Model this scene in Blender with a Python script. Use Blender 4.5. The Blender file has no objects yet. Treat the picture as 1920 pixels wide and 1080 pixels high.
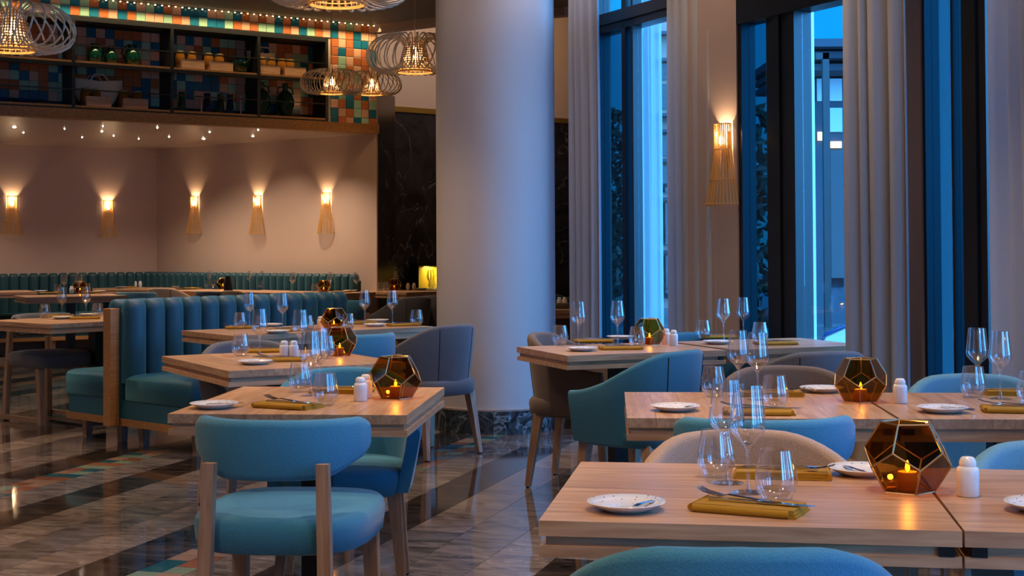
import bpy, math, random
from math import sin, cos, pi, radians, atan2, sqrt
from mathutils import Vector, Matrix
random.seed(7)
SC = bpy.context.scene
COL = SC.collection

# ------------------------------------------------------------------ camera
F_PX, CY, CAM_H = 2667.0, 407.0, 1.27
PITCH, ROLL = 0.02, 0.005
_F = Vector((0, cos(PITCH), sin(PITCH)))
_U0 = Vector((0, -sin(PITCH), cos(PITCH)))
_R0 = Vector((1, 0, 0))
_R = _R0 * cos(ROLL) - _U0 * sin(ROLL)
_U = _U0 * cos(ROLL) + _R0 * sin(ROLL)
CAM = Vector((0, 0, CAM_H))
cd = bpy.data.cameras.new('camera')
cam = bpy.data.objects.new('camera', cd)
COL.objects.link(cam)
M = Matrix.Identity(4)
for i in range(3):
    M[i][0], M[i][1], M[i][2], M[i][3] = _R[i], _U[i], -_F[i], CAM[i]
cam.matrix_world = M
cd.sensor_width = 36.0
cd.lens = 36.0 * F_PX / 1920.0
cd.shift_y = -(540.0 - CY) / 1920.0
cd.clip_start = 0.05
SC.camera = cam

def ray(px, py):
    return _F + _R * ((px - 960) / F_PX) - _U * ((py - CY) / F_PX)
def at(px, py, z):                       # world point at height z seen at a photo pixel
    d = ray(px, py); t = (z - CAM_H) / d.z
    return CAM + d * t
def atY(px, py, Y):                      # world point at depth Y
    d = ray(px, py); return CAM + d * (Y / d.y)
def onplane(px, py, a, b):               # on the upright plane through plan points a, b
    d = ray(px, py); n = Vector((b[1] - a[1], a[0] - b[0], 0))
    t = n.dot(Vector((a[0], a[1], 0)) - Vector((0, 0, 0))) / n.dot(d)
    return CAM + d * t

# ------------------------------------------------------------------ world, exposure
SC.view_settings.view_transform = 'Standard'
SC.view_settings.look = 'None'
SC.view_settings.gamma = 1.0
SC.view_settings.use_curve_mapping = False
SC.view_settings.exposure = 0.5
SC.cycles.transparent_max_bounces = 24
SC.cycles.max_bounces = 12
SC.cycles.transmission_bounces = 12
SC.cycles.glossy_bounces = 6
SC.cycles.sample_clamp_indirect = 4.0
W = bpy.data.worlds.new('dusk_sky'); SC.world = W; W.use_nodes = True
nt = W.node_tree; nt.nodes.clear()
tc = nt.nodes.new('ShaderNodeTexCoord'); sx = nt.nodes.new('ShaderNodeSeparateXYZ')
rp = nt.nodes.new('ShaderNodeValToRGB'); bgn = nt.nodes.new('ShaderNodeBackground'); wo = nt.nodes.new('ShaderNodeOutputWorld')
rp.color_ramp.elements[0].position = 0.0; rp.color_ramp.elements[0].color = (0.004, 0.30, 0.62, 1)
rp.color_ramp.elements[1].position = 0.6; rp.color_ramp.elements[1].color = (0.02, 0.22, 0.72, 1)
e = rp.color_ramp.elements.new(0.15); e.color = (0.004, 0.33, 0.85, 1)
nt.links.new(tc.outputs['Generated'], sx.inputs[0]); nt.links.new(sx.outputs[2], rp.inputs[0])
nt.links.new(rp.outputs[0], bgn.inputs[0]); nt.links.new(bgn.outputs[0], wo.inputs[0])
bgn.inputs[1].default_value = 0.95

def light(name, kind, loc, power, col, size=0.05, rot=None, sx_=None, sy_=None, spot=None, parent=None, blend=0.6):
    l = bpy.data.lights.new(name, kind); l.energy = power; l.color = col
    if kind == 'AREA':
        l.shape = 'RECTANGLE'; l.size = sx_; l.size_y = sy_
    else:
        l.shadow_soft_size = size
    if kind == 'SPOT':
        l.spot_size = radians(spot); l.spot_blend = blend
    o = bpy.data.objects.new(name, l); COL.objects.link(o); o.location = loc
    if rot is not None: o.rotation_euler = rot
    if parent: o.parent = parent
    return o
WARM = (1.0, 0.60, 0.28)
WARM2 = (1.0, 0.70, 0.45)

sky_glow = light('dusk_glow', 'SUN', (6, -2, 6), 17.0, (0.10, 0.42, 1.0))
sky_glow.data.angle = radians(120)
sky_glow.rotation_euler = Vector((0.76, -0.50, 0.37)).to_track_quat('Z', 'Y').to_euler()

# downlights sunk in the ceiling over the tables (above the frame)
CEIL = 3.84
for (x, y, p) in [(0.55, 2.7, 60), (1.25, 4.4, 50), (-0.65, 4.6, 70), (-1.1, 6.6, 60), (0.9, 7.0, 45), (-1.2, 8.7, 60),
                  (-2.6, 11.2, 50), (-3.4, 9.8, 55), (-4.4, 12.4, 60), (-1.4, 12.6, 45), (0.6, 5.2, 50), (-2.4, 6.6, 40)]:
    light('ceiling_spot', 'SPOT', (x, y, CEIL - 0.03), p * 1.6, WARM2, 0.05, (0, 0, 0), spot=75)

for (x, y, p) in [(0.75, 8.2, 34), (1.25, 6.35, 30), (1.7, 5.2, 26), (0.25, 9.3, 22), (-0.75, 9.2, 13), (-0.6, 8.2, 10)]:      # wall-washing downlights over the curtains; column pair added to warm its left side
    light('washer_downlight', 'SPOT', (x, y, CEIL - 0.03), p * 1.35, WARM2, 0.06, (0, 0, 0), spot=110, blend=0.9)
for (x, y, p) in [(-2.2, 1.2, 190), (1.0, 0.6, 170), (-5.0, 3.0, 150), (-3.4, 6.0, 170), (-6.2, 7.5, 120), (-6.0, 11.0, 100), (-2.4, 10.6, 110)]:      # unseen warm fill lamps, added for surfaces facing the camera and the column
    light('room_fill', 'SPOT', (x, y, CEIL - 0.03), p, WARM2, 0.12, (0, 0, 0), spot=126, blend=0.7)

for (x, y, p) in [(-1.0, 17.6, 26), (0.75, 18.8, 22)]:  # point lamps without fittings, added to brighten the upper back wall
    light('upper_wall_fill', 'POINT', (x, y, 4.5), p, WARM2, 0.1)

# ------------------------------------------------------------------ materials
MATS = {}
def new_mat(name):
    m = bpy.data.materials.new(name); m.use_nodes = True; MATS[name] = m
    n = m.node_tree; b = n.nodes['Principled BSDF']
    return m, n, b
def lin(c):
    return tuple(((v / 255) / 12.92 if v / 255 <= 0.04045 else ((v / 255 + 0.055) / 1.055) ** 2.4) for v in c) + (1,)
def plain(name, col, rough=0.5, metal=0.0, noise=0.0, scale=40, bump=0.0, sheen=0.0, stretch=(1, 1, 1), vary=0.0, spec=None, coat=0.0):
    m, n, b = new_mat(name)
    b.inputs['Roughness'].default_value = rough; b.inputs['Metallic'].default_value = metal
    b.inputs['Sheen Weight'].default_value = sheen; b.inputs['Coat Weight'].default_value = coat
    if spec is not None: b.inputs['Specular IOR Level'].default_value = spec
    c = col if len(col) == 4 else tuple(col) + (1,)
    b.inputs['Base Color'].default_value = c
    out = None
    if noise > 0 or bump > 0:
        t = n.nodes.new('ShaderNodeTexCoord'); mp = n.nodes.new('ShaderNodeMapping'); mp.inputs['Scale'].default_value = stretch
        nz = n.nodes.new('ShaderNodeTexNoise'); nz.inputs['Scale'].default_value = scale; nz.inputs['Detail'].default_value = 4
        n.links.new(t.outputs['Object'], mp.inputs[0]); n.links.new(mp.outputs[0], nz.inputs['Vector'])
        mx = n.nodes.new('ShaderNodeMix'); mx.data_type = 'RGBA'
        mx.inputs['A'].default_value = tuple(v * (1 - noise) for v in c[:3]) + (1,)
        mx.inputs['B'].default_value = tuple(min(1, v * (1 + noise)) for v in c[:3]) + (1,)
        n.links.new(nz.outputs['Fac'], mx.inputs['Factor'])
        out = mx.outputs['Result']
        if bump > 0:
            bp = n.nodes.new('ShaderNodeBump'); bp.inputs['Strength'].default_value = bump; bp.inputs['Distance'].default_value = 0.01
            n.links.new(nz.outputs['Fac'], bp.inputs['Height']); n.links.new(bp.outputs[0], b.inputs['Normal'])
    if vary > 0:
        oi = n.nodes.new('ShaderNodeObjectInfo'); mr = n.nodes.new('ShaderNodeMapRange')
        mr.inputs['To Min'].default_value = 1 - vary; mr.inputs['To Max'].default_value = 1 + vary
        n.links.new(oi.outputs['Random'], mr.inputs['Value'])
        hs = n.nodes.new('ShaderNodeHueSaturation')
        if out: n.links.new(out, hs.inputs['Color'])
        else: hs.inputs['Color'].default_value = c
        n.links.new(mr.outputs[0], hs.inputs['Value'])
        out = hs.outputs[0]
    if out: n.links.new(out, b.inputs['Base Color'])
    return m
def emit(name, col, strength):
    m, n, b = new_mat(name)
    b.inputs['Base Color'].default_value = tuple(col) + (1,)
    b.inputs['Emission Color'].default_value = tuple(col) + (1,); b.inputs['Emission Strength'].default_value = strength
    return m
def clear(name, tint, ior=1.5, refl=1.0, rough=0.0):     # thin pane: tinted see-through plus mirror sheen
    m, n, b = new_mat(name); n.nodes.remove(b); o = n.nodes['Material Output']
    tr = n.nodes.new('ShaderNodeBsdfTransparent'); tr.inputs[0].default_value = tuple(tint) + (1,)
    gl = n.nodes.new('ShaderNodeBsdfGlossy'); gl.inputs['Roughness'].default_value = rough; gl.inputs[0].default_value = (1, 1, 1, 1)
    fr = n.nodes.new('ShaderNodeLayerWeight'); fr.inputs[0].default_value = 0.5
    pw = n.nodes.new('ShaderNodeMath'); pw.operation = 'POWER'; pw.inputs[1].default_value = 4.5
    ml = n.nodes.new('ShaderNodeMath'); ml.operation = 'MULTIPLY_ADD'; ml.inputs[1].default_value = 0.9 * refl; ml.inputs[2].default_value = ((ior - 1) / (ior + 1)) ** 2 * refl; ml.use_clamp = True
    mx = n.nodes.new('ShaderNodeMixShader')
    n.links.new(fr.outputs['Facing'], pw.inputs[0]); n.links.new(pw.outputs[0], ml.inputs[0]); n.links.new(ml.outputs[0], mx.inputs[0])
    n.links.new(tr.outputs[0], mx.inputs[1]); n.links.new(gl.outputs[0], mx.inputs[2]); n.links.new(mx.outputs[0], o.inputs[0])
    return m
def solid_glass(name, col=(1, 1, 1), rough=0.0, ior=1.45):
    m, n, b = new_mat(name)
    b.inputs['Base Color'].default_value = tuple(col) + (1,); b.inputs['Roughness'].default_value = rough
    b.inputs['IOR'].default_value = ior; b.inputs['Transmission Weight'].default_value = 1.0
    return m
def wood(name, c1, c2, rough=0.4, axis=0, vary=0.12, scale=6.0):
    m, n, b = new_mat(name); b.inputs['Roughness'].default_value = rough
    t = n.nodes.new('ShaderNodeTexCoord'); oi = n.nodes.new('ShaderNodeObjectInfo')
    ad = n.nodes.new('ShaderNodeVectorMath'); ad.operation = 'ADD'
    ml = n.nodes.new('ShaderNodeVectorMath'); ml.operation = 'SCALE'; ml.inputs['Scale'].default_value = 7.0
    cb = n.nodes.new('ShaderNodeCombineXYZ')
    for k in range(3): n.links.new(oi.outputs['Random'], cb.inputs[k])
    n.links.new(cb.outputs[0], ml.inputs[0])
    n.links.new(t.outputs['Object'], ad.inputs[0]); n.links.new(ml.outputs[0], ad.inputs[1])
    mp = n.nodes.new('ShaderNodeMapping'); s = [9, 9, 9]; s[axis] = 0.8; mp.inputs['Scale'].default_value = s
    n.links.new(ad.outputs[0], mp.inputs[0])
    nz = n.nodes.new('ShaderNodeTexNoise'); nz.inputs['Scale'].default_value = scale; nz.inputs['Detail'].default_value = 6; nz.inputs['Distortion'].default_value = 0.6
    n.links.new(mp.outputs[0], nz.inputs['Vector'])
    r = n.nodes.new('ShaderNodeValToRGB'); r.color_ramp.elements[0].position = 0.3; r.color_ramp.elements[1].position = 0.7
    r.color_ramp.elements[0].color = tuple(c1) + (1,); r.color_ramp.elements[1].color = tuple(c2) + (1,)
    n.links.new(nz.outputs['Fac'], r.inputs[0])
    mr = n.nodes.new('ShaderNodeMapRange'); mr.inputs['To Min'].default_value = 1 - vary; mr.inputs['To Max'].default_value = 1 + vary
    n.links.new(oi.outputs['Random'], mr.inputs['Value'])
    hs = n.nodes.new('ShaderNodeHueSaturation'); n.links.new(r.outputs[0], hs.inputs['Color']); n.links.new(mr.outputs[0], hs.inputs['Value'])
    n.links.new(hs.outputs[0], b.inputs['Base Color'])
    return m
def marble(name, dark, light_, vein, rough=0.07, scale=1.6, vary=0.35, veinw=0.03, contrast=(0.36, 0.64), streak=(1, 1, 1), vmix=1.0):
    m, n, b = new_mat(name); b.inputs['Roughness'].default_value = rough
    t = n.nodes.new('ShaderNodeTexCoord'); oi = n.nodes.new('ShaderNodeObjectInfo')
    cb = n.nodes.new('ShaderNodeCombineXYZ')
    for k in range(3): n.links.new(oi.outputs['Random'], cb.inputs[k])
    ml = n.nodes.new('ShaderNodeVectorMath'); ml.operation = 'SCALE'; ml.inputs['Scale'].default_value = 37.0
    ad = n.nodes.new('ShaderNodeVectorMath'); ad.operation = 'ADD'
    n.links.new(cb.outputs[0], ml.inputs[0]); n.links.new(t.outputs['Object'], ad.inputs[0]); n.links.new(ml.outputs[0], ad.inputs[1])
    nz = n.nodes.new('ShaderNodeTexNoise'); nz.inputs['Scale'].default_value = scale * 3; nz.inputs['Detail'].default_value = 8; nz.inputs['Roughness'].default_value = 0.7; nz.inputs['Distortion'].default_value = 1.4
    smap = n.nodes.new('ShaderNodeMapping'); smap.inputs['Scale'].default_value = streak; n.links.new(ad.outputs[0], smap.inputs[0])
    n.links.new(smap.outputs[0], nz.inputs['Vector'])
    r = n.nodes.new('ShaderNodeValToRGB'); r.color_ramp.elements[0].position = contrast[0]; r.color_ramp.elements[1].position = contrast[1]
    r.color_ramp.elements[0].color = tuple(dark) + (1,); r.color_ramp.elements[1].color = tuple(light_) + (1,)
    n.links.new(nz.outputs['Fac'], r.inputs[0])
    n2 = n.nodes.new('ShaderNodeTexNoise'); n2.inputs['Scale'].default_value = scale; n2.inputs['Detail'].default_value = 6; n2.inputs['Distortion'].default_value = 2.2
    n.links.new(smap.outputs[0], n2.inputs['Vector'])
    r2 = n.nodes.new('ShaderNodeValToRGB')
    r2.color_ramp.elements[0].position = 0.5 - veinw; r2.color_ramp.elements[0].color = (0, 0, 0, 1)
    r2.color_ramp.elements[1].position = 0.5 + veinw; r2.color_ramp.elements[1].color = (0, 0, 0, 1)
    q = r2.color_ramp.elements.new(0.5); q.color = (vmix, vmix, vmix, 1)
    n.links.new(n2.outputs['Fac'], r2.inputs[0])
    mx = n.nodes.new('ShaderNodeMix'); mx.data_type = 'RGBA'
    n.links.new(r2.outputs[0], mx.inputs['Factor']); n.links.new(r.outputs[0], mx.inputs['A']); mx.inputs['B'].default_value = tuple(vein) + (1,)
    mr = n.nodes.new('ShaderNodeMapRange'); mr.inputs['To Min'].default_value = 1 - vary; mr.inputs['To Max'].default_value = 1 + vary
    n.links.new(oi.outputs['Random'], mr.inputs['Value'])
    hs = n.nodes.new('ShaderNodeHueSaturation'); n.links.new(mx.outputs['Result'], hs.inputs['Color']); n.links.new(mr.outputs[0], hs.inputs['Value'])
    n.links.new(hs.outputs[0], b.inputs['Base Color'])
    return m

WALL = plain('wall_paint', lin((196, 172, 156)), 0.8, noise=0.03, scale=6)
WALL_UP = plain('wall_paint_upper', lin((205, 180, 150)), 0.8)
PIER = plain('pier_paint', lin((170, 150, 142)), 0.75)
COLUMN = plain('column_paint', lin((205, 198, 196)), 0.55, noise=0.02, scale=8)
CEILM = plain('ceiling_paint', lin((120, 115, 116)), 0.7)
ALCOVE = plain('alcove_ceiling', lin((190, 172, 162)), 0.35)
BLACK = plain('black_metal', (0.006, 0.007, 0.008), 0.35)
BLACKS = plain('black_shelf', (0.008, 0.008, 0.008), 0.5)
GOLD = plain('gold_strip', lin((150, 120, 50)), 0.35, 0.6)
OAK_X = wood('oak_lengthwise', lin((168, 124, 92))[:3], lin((206, 166, 130))[:3], 0.33, 0)
OAK_Y = wood('oak_crosswise', lin((168, 124, 92))[:3], lin((206, 166, 130))[:3], 0.33, 1)
OAK_LEG = wood('oak_leg', lin((140, 108, 86))[:3], lin((178, 145, 120))[:3], 0.4, 2)
OAK_TRIM = wood('oak_trim', lin((150, 102, 58))[:3], lin((178, 128, 78))[:3], 0.4, 0)
PINE = wood('pine_crate', lin((190, 140, 100))[:3], lin((215, 170, 130))[:3], 0.6, 0)
STK = (0.8, 2.6, 1)
MARBLE_A = marble('marble_taupe', lin((74, 64, 59))[:3], lin((130, 118, 112))[:3], lin((150, 140, 132))[:3], streak=STK, vmix=.4, vary=.2)
MARBLE_B = marble('marble_grey', lin((46, 42, 42))[:3], lin((110, 102, 100))[:3], lin((140, 132, 128))[:3], veinw=0.02, streak=STK, vmix=.35)
MARBLE_C = marble('marble_dark', lin((14, 12, 12))[:3], lin((58, 50, 47))[:3], lin((110, 102, 98))[:3], veinw=0.015, streak=STK, vmix=.3)
MARBLE_W = marble('marble_black_wall', (0.010, 0.010, 0.012), (0.040, 0.038, 0.040), lin((120, 115, 105))[:3], 0.2, 0.8, 0.1, 0.006)
MARBLE_P = marble('marble_plinth', (0.01, 0.014, 0.018), (0.07, 0.09, 0.10), lin((140, 150, 155))[:3], 0.12, 3.0, 0.3, 0.02)
TILE = [plain('tile_terracotta', lin((192, 110, 66)), 0.25, noise=0.15, scale=9, vary=0.15),
        plain('tile_teal', lin((30, 110, 140)), 0.25, noise=0.2, scale=9, vary=0.2),
        plain('tile_mint', lin((158, 196, 166)), 0.25, noise=0.1, scale=9, vary=0.12),
        plain('tile_peach', lin((222, 170, 138)), 0.25, noise=0.1, scale=9, vary=0.12)]
FTILE = [plain('floor_terracotta', lin((120, 74, 54)), 0.12, noise=0.2, scale=9, vary=0.2), plain('floor_teal', lin((24, 74, 86)), 0.12, noise=0.2, scale=9, vary=0.2),
         plain('floor_mint', lin((100, 118, 104)), 0.12, noise=0.2, scale=9, vary=0.2), plain('floor_peach', lin((132, 106, 90)), 0.12, noise=0.2, scale=9, vary=0.2)]
GROUT = plain('grout', lin((200, 185, 165)), 0.8)
F_BLUE = plain('fabric_blue', lin((46, 124, 158)), 0.85, noise=0.30, scale=260, bump=0.25, sheen=0.25)
F_PALE = plain('fabric_pale_blue', lin((92, 150, 175)), 0.85, noise=0.25, scale=260, bump=0.25, sheen=0.25)
F_TEAL = plain('fabric_teal', lin((40, 112, 138)), 0.85, noise=0.25, scale=260, bump=0.25, sheen=0.25)
F_GREY = plain('fabric_grey', lin((92, 92, 98)), 0.88, noise=0.30, scale=260, bump=0.25, sheen=0.2)
F_BEIGE = plain('fabric_beige', lin((168, 140, 118)), 0.88, noise=0.35, scale=260, bump=0.25, sheen=0.2)
F_TAUPE = plain('fabric_taupe', lin((104, 88, 80)), 0.88, noise=0.30, scale=260, bump=0.25, sheen=0.2)
SEAM = plain('seam_thread', (0.01, 0.012, 0.015), 0.9)
VELVET = plain('teal_velvet', lin((0, 66, 94)), 0.5, noise=0.4, scale=7, sheen=0.5)
VELVET2 = plain('dark_teal_velvet', lin((2, 52, 64)), 0.5, noise=0.3, scale=7, sheen=0.35)
for _m in (VELVET, VELVET2): _m.node_tree.nodes['Principled BSDF'].inputs['Sheen Tint'].default_value = (0.25, 0.75, 0.95, 1)
CURTAIN = plain('curtain_linen', lin((205, 205, 210)), 0.85, noise=0.05, scale=90, sheen=0.2)
GLASS = clear('thin_glass', (0.97, 0.98, 0.985), 2.0, 1.0)
GLASS_S = clear('thick_glass', (0.93, 0.95, 0.97), 2.3, 1.0, 0.03)
WIN = clear('window_glass', (0.88, 0.97, 1.0), 1.5, 0.9)
WIN_DARK = clear('tinted_glass', (0.22, 0.46, 0.54), 1.5, 0.9)
AMBER = clear('amber_glass', (0.74, 0.55, 0.26), 1.42, 0.8)
SILVER = plain('brushed_silver', lin((190, 188, 180)), 0.3, 1.0)
BRASS = plain('lantern_brass', lin((170, 150, 120)), 0.35, 0.9)
STEEL = plain('polished_steel', lin((200, 200, 205)), 0.12, 1.0)
PORC = plain('white_porcelain', lin((232, 232, 235)), 0.18)
NAPKIN = plain('mustard_linen', lin((166, 120, 10)), 0.85, noise=0.15, scale=300, bump=0.15)
WAX = plain('candle_wax', lin((230, 150, 40)), 0.6)
WAX.node_tree.nodes['Principled BSDF'].inputs['Subsurface Weight'].default_value = 0.0
FLAME = emit('candle_flame', (1.0, 0.42, 0.03), 9.0)
BULB = emit('warm_bulb', (1.0, 0.72, 0.36), 30.0)
STAR = emit('downlight_lens', (1.0, 0.86, 0.66), 40.0)
LEDM = emit('led_bead', (1.0, 0.68, 0.30), 5.0)
RATTAN = plain('rattan', lin((208, 186, 160)), 0.6, noise=0.2, scale=60)
RATTAN_G = plain('rattan_gold', lin((222, 184, 118)), 0.5, noise=0.2, scale=60)
WICKER = plain('wicker_dark', lin((150, 112, 70)), 0.6)
GREEN_G = solid_glass('green_glass', (0.06, 0.32, 0.16), 0.05)
BLUE_G = solid_glass('blue_glass', (0.03, 0.12, 0.50), 0.05)
GREEN_C = plain('green_glaze', lin((10, 54, 40)), 0.15)
BLUE_C = plain('blue_glaze', lin((20, 70, 120)), 0.15)
HONEY = plain('preserve', lin((128, 80, 22)), 0.2)
LIDM = plain('jar_lid', lin((190, 160, 90)), 0.35, 0.7)
BASKET = plain('straw_basket', lin((215, 200, 175)), 0.8, noise=0.3, scale=80)
OUTW = plain('outside_render', lin((225, 225, 225)), 0.8)
OUTD = plain('outside_dark', lin((60, 70, 80)), 0.7)
OUTP = plain('outside_stone', lin((190, 150, 135)), 0.8)
OUTG = plain('terrace_paving', lin((90, 92, 96)), 0.7, noise=0.2, scale=3)
LEAF = plain('dark_foliage', lin((26, 48, 30)), 0.8, noise=0.4, scale=8)
LITW = emit('lit_window', (1.0, 0.55, 0.22), 2.5)
YELLOW = plain('niche_yellow', lin((205, 170, 40)), 0.5)
# sheer curtain: light passes through it
m, n, b = new_mat('sheer_voile'); n.nodes.remove(b); o = n.nodes['Material Output']
tl = n.nodes.new('ShaderNodeBsdfTranslucent'); tl.inputs[0].default_value = (0.9, 0.95, 0.97, 1)
df = n.nodes.new('ShaderNodeBsdfDiffuse'); df.inputs[0].default_value = (0.85, 0.9, 0.92, 1)
tp = n.nodes.new('ShaderNodeBsdfTransparent')
m1 = n.nodes.new('ShaderNodeMixShader'); m1.inputs[0].default_value = 0.2
m2 = n.nodes.new('ShaderNodeMixShader'); m2.inputs[0].default_value = 0.55
n.links.new(tl.outputs[0], m1.inputs[1]); n.links.new(df.outputs[0], m1.inputs[2])
n.links.new(m1.outputs[0], m2.inputs[1]); n.links.new(tp.outputs[0], m2.inputs[2]); n.links.new(m2.outputs[0], o.inputs[0])
VOILE = m
m, n, b = new_mat('curtain_cloth'); n.nodes.remove(b); o = n.nodes['Material Output']
tl = n.nodes.new('ShaderNodeBsdfTranslucent'); tl.inputs[0].default_value = lin((205, 208, 212))
df = n.nodes.new('ShaderNodeBsdfDiffuse'); df.inputs[0].default_value = lin((205, 205, 210))
m1 = n.nodes.new('ShaderNodeMixShader'); m1.inputs[0].default_value = 0.35
n.links.new(df.outputs[0], m1.inputs[1]); n.links.new(tl.outputs[0], m1.inputs[2]); n.links.new(m1.outputs[0], o.inputs[0])
CURTAIN = m
m = RATTAN_G; n = m.node_tree; o = n.nodes['Material Output']; b = n.nodes['Principled BSDF']
tl = n.nodes.new('ShaderNodeBsdfTranslucent'); tl.inputs[0].default_value = lin((238, 206, 142)); m1 = n.nodes.new('ShaderNodeMixShader'); m1.inputs[0].default_value = 0.45
n.links.new(b.outputs[0], m1.inputs[1]); n.links.new(tl.outputs[0], m1.inputs[2]); n.links.new(m1.outputs[0], o.inputs[0])
# dotted plate: small navy dots printed on the white glaze
m, n, b = new_mat('dotted_porcelain'); b.inputs['Roughness'].default_value = 0.15
t = n.nodes.new('ShaderNodeTexCoord'); vo = n.nodes.new('ShaderNodeTexVoronoi'); vo.inputs['Scale'].default_value = 95; vo.inputs['Randomness'].default_value = 0.35
mpp = n.nodes.new('ShaderNodeMapping'); mpp.inputs['Scale'].default_value = (1, 1, 0)
lt = n.nodes.new('ShaderNodeMath'); lt.operation = 'LESS_THAN'; lt.inputs[1].default_value = 0.15
gm = n.nodes.new('ShaderNodeNewGeometry'); sz = n.nodes.new('ShaderNodeSeparateXYZ'); gt = n.nodes.new('ShaderNodeMath'); gt.operation = 'GREATER_THAN'; gt.inputs[1].default_value = 0.4
an = n.nodes.new('ShaderNodeMath'); an.operation = 'MULTIPLY'
mx = n.nodes.new('ShaderNodeMix'); mx.data_type = 'RGBA'; mx.inputs['A'].default_value = lin((228, 228, 232)); mx.inputs['B'].default_value = lin((40, 50, 85))
n.links.new(t.outputs['Object'], mpp.inputs[0]); n.links.new(mpp.outputs[0], vo.inputs['Vector']); n.links.new(vo.outputs['Distance'], lt.inputs[0])
n.links.new(gm.outputs['Normal'], sz.inputs[0]); n.links.new(sz.outputs[2], gt.inputs[0])
n.links.new(lt.outputs[0], an.inputs[0]); n.links.new(gt.outputs[0], an.inputs[1])
n.links.new(an.outputs[0], mx.inputs['Factor']); n.links.new(mx.outputs['Result'], b.inputs['Base Color'])
DOTTED = m

# ------------------------------------------------------------------ mesh helpers
class MB:
    def __init__(s): s.v = []; s.f = []; s.mi = []
    def add(s, vs, fs, mi=0):
        o = len(s.v); s.v += [tuple(q) for q in vs]; s.f += [tuple(i + o for i in q) for q in fs]; s.mi += [mi] * len(fs); return s
    def box(s, x0, x1, y0, y1, z0, z1, mi=0, fr=None):
        vs = [(x, y, z) for z in (z0, z1) for y in (y0, y1) for x in (x0, x1)]
        if fr: vs = [fr @ Vector(q) for q in vs]
        return s.add(vs, [(0, 2, 3, 1), (4, 5, 7, 6), (0, 1, 5, 4), (2, 6, 7, 3), (0, 4, 6, 2), (1, 3, 7, 5)], mi)
    def loops(s, rings, closed=True, cap0=True, cap1=True, mi=0):
        k = len(rings[0]); vs = [q for r in rings for q in r]; fs = []
        for i in range(len(rings) - 1):
            for j in range(k if closed else k - 1):
                a = i * k + j; b_ = i * k + (j + 1) % k
                fs.append((a, b_, b_ + k, a + k))
        if cap0: fs.append(tuple(reversed(range(k))))
        if cap1: fs.append(tuple(range((len(rings) - 1) * k, len(rings) * k)))
        return s.add(vs, fs, mi)
    def lathe(s, prof, n=24, cap0=True, cap1=True, mi=0, c=(0, 0, 0)):
        return s.loops([[(c[0] + r * cos(2 * pi * j / n), c[1] + r * sin(2 * pi * j / n), c[2] + z) for j in range(n)] for r, z in prof], True, cap0, cap1, mi)
    def tube(s, pts, r, n=6, closed=False, mi=0, cap=True):
        pts = [Vector(p) for p in pts]; L = len(pts); rings = []
        up = Vector((0, 0, 1))
        for i, p in enumerate(pts):
            a = pts[(i - 1) % L] if (closed or i > 0) else p; b_ = pts[(i + 1) % L] if (closed or i < L - 1) else p
            d = (b_ - a).normalized(); u = up if abs(d.dot(up)) < 0.9 else Vector((1, 0.05, 0))
            x = d.cross(u).normalized(); y = x.cross(d)
            rr = r[i] if isinstance(r, (list, tuple)) else r
            rings.append([p + x * (rr * cos(2 * pi * j / n)) + y * (rr * sin(2 * pi * j / n)) for j in range(n)])
        if closed: rings.append(rings[0])
        return s.loops(rings, True, cap and not closed, cap and not closed, mi)
    def bar(s, p, q, a, b_=None, mi=0, tw=0.0):                  # tapered square bar from p (half size a) to q (half size b_)
        p = Vector(p); q = Vector(q); b_ = a if b_ is None else b_
        d = (q - p).normalized(); ref = Vector((cos(tw), sin(tw), 0)) if abs(d.z) > 0.6 else Vector((0, 0, 1))
        x = d.cross(ref).normalized(); y = x.cross(d).normalized()
        f = lambda c, h: [c + x * h + y * h, c - x * h + y * h, c - x * h - y * h, c + x * h - y * h]
        return s.loops([f(p, a), f(q, b_)], True, True, True, mi)
    def prism(s, poly, z0, z1, mi=0):
        return s.loops([[(x, y, z0) for x, y in poly], [(x, y, z1) for x, y in poly]], True, True, True, mi)
    def mesh(s, name, mats, smooth=True, angle=0.6):
        me = bpy.data.meshes.new(name); me.from_pydata(s.v, [], s.f)
        if not isinstance(mats, (list, tuple)): mats = [mats]
        for q in mats: me.materials.append(q)
        if len(mats) > 1:
            me.polygons.foreach_set('material_index', s.mi)
        import bmesh
        bm = bmesh.new(); bm.from_mesh(me); bmesh.ops.recalc_face_normals(bm, faces=bm.faces); bm.to_mesh(me); bm.free()
        if smooth:
            me.polygons.foreach_set('use_smooth', [True] * len(me.polygons)); me.set_sharp_from_angle(angle=angle)
        me.update(); return me

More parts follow.
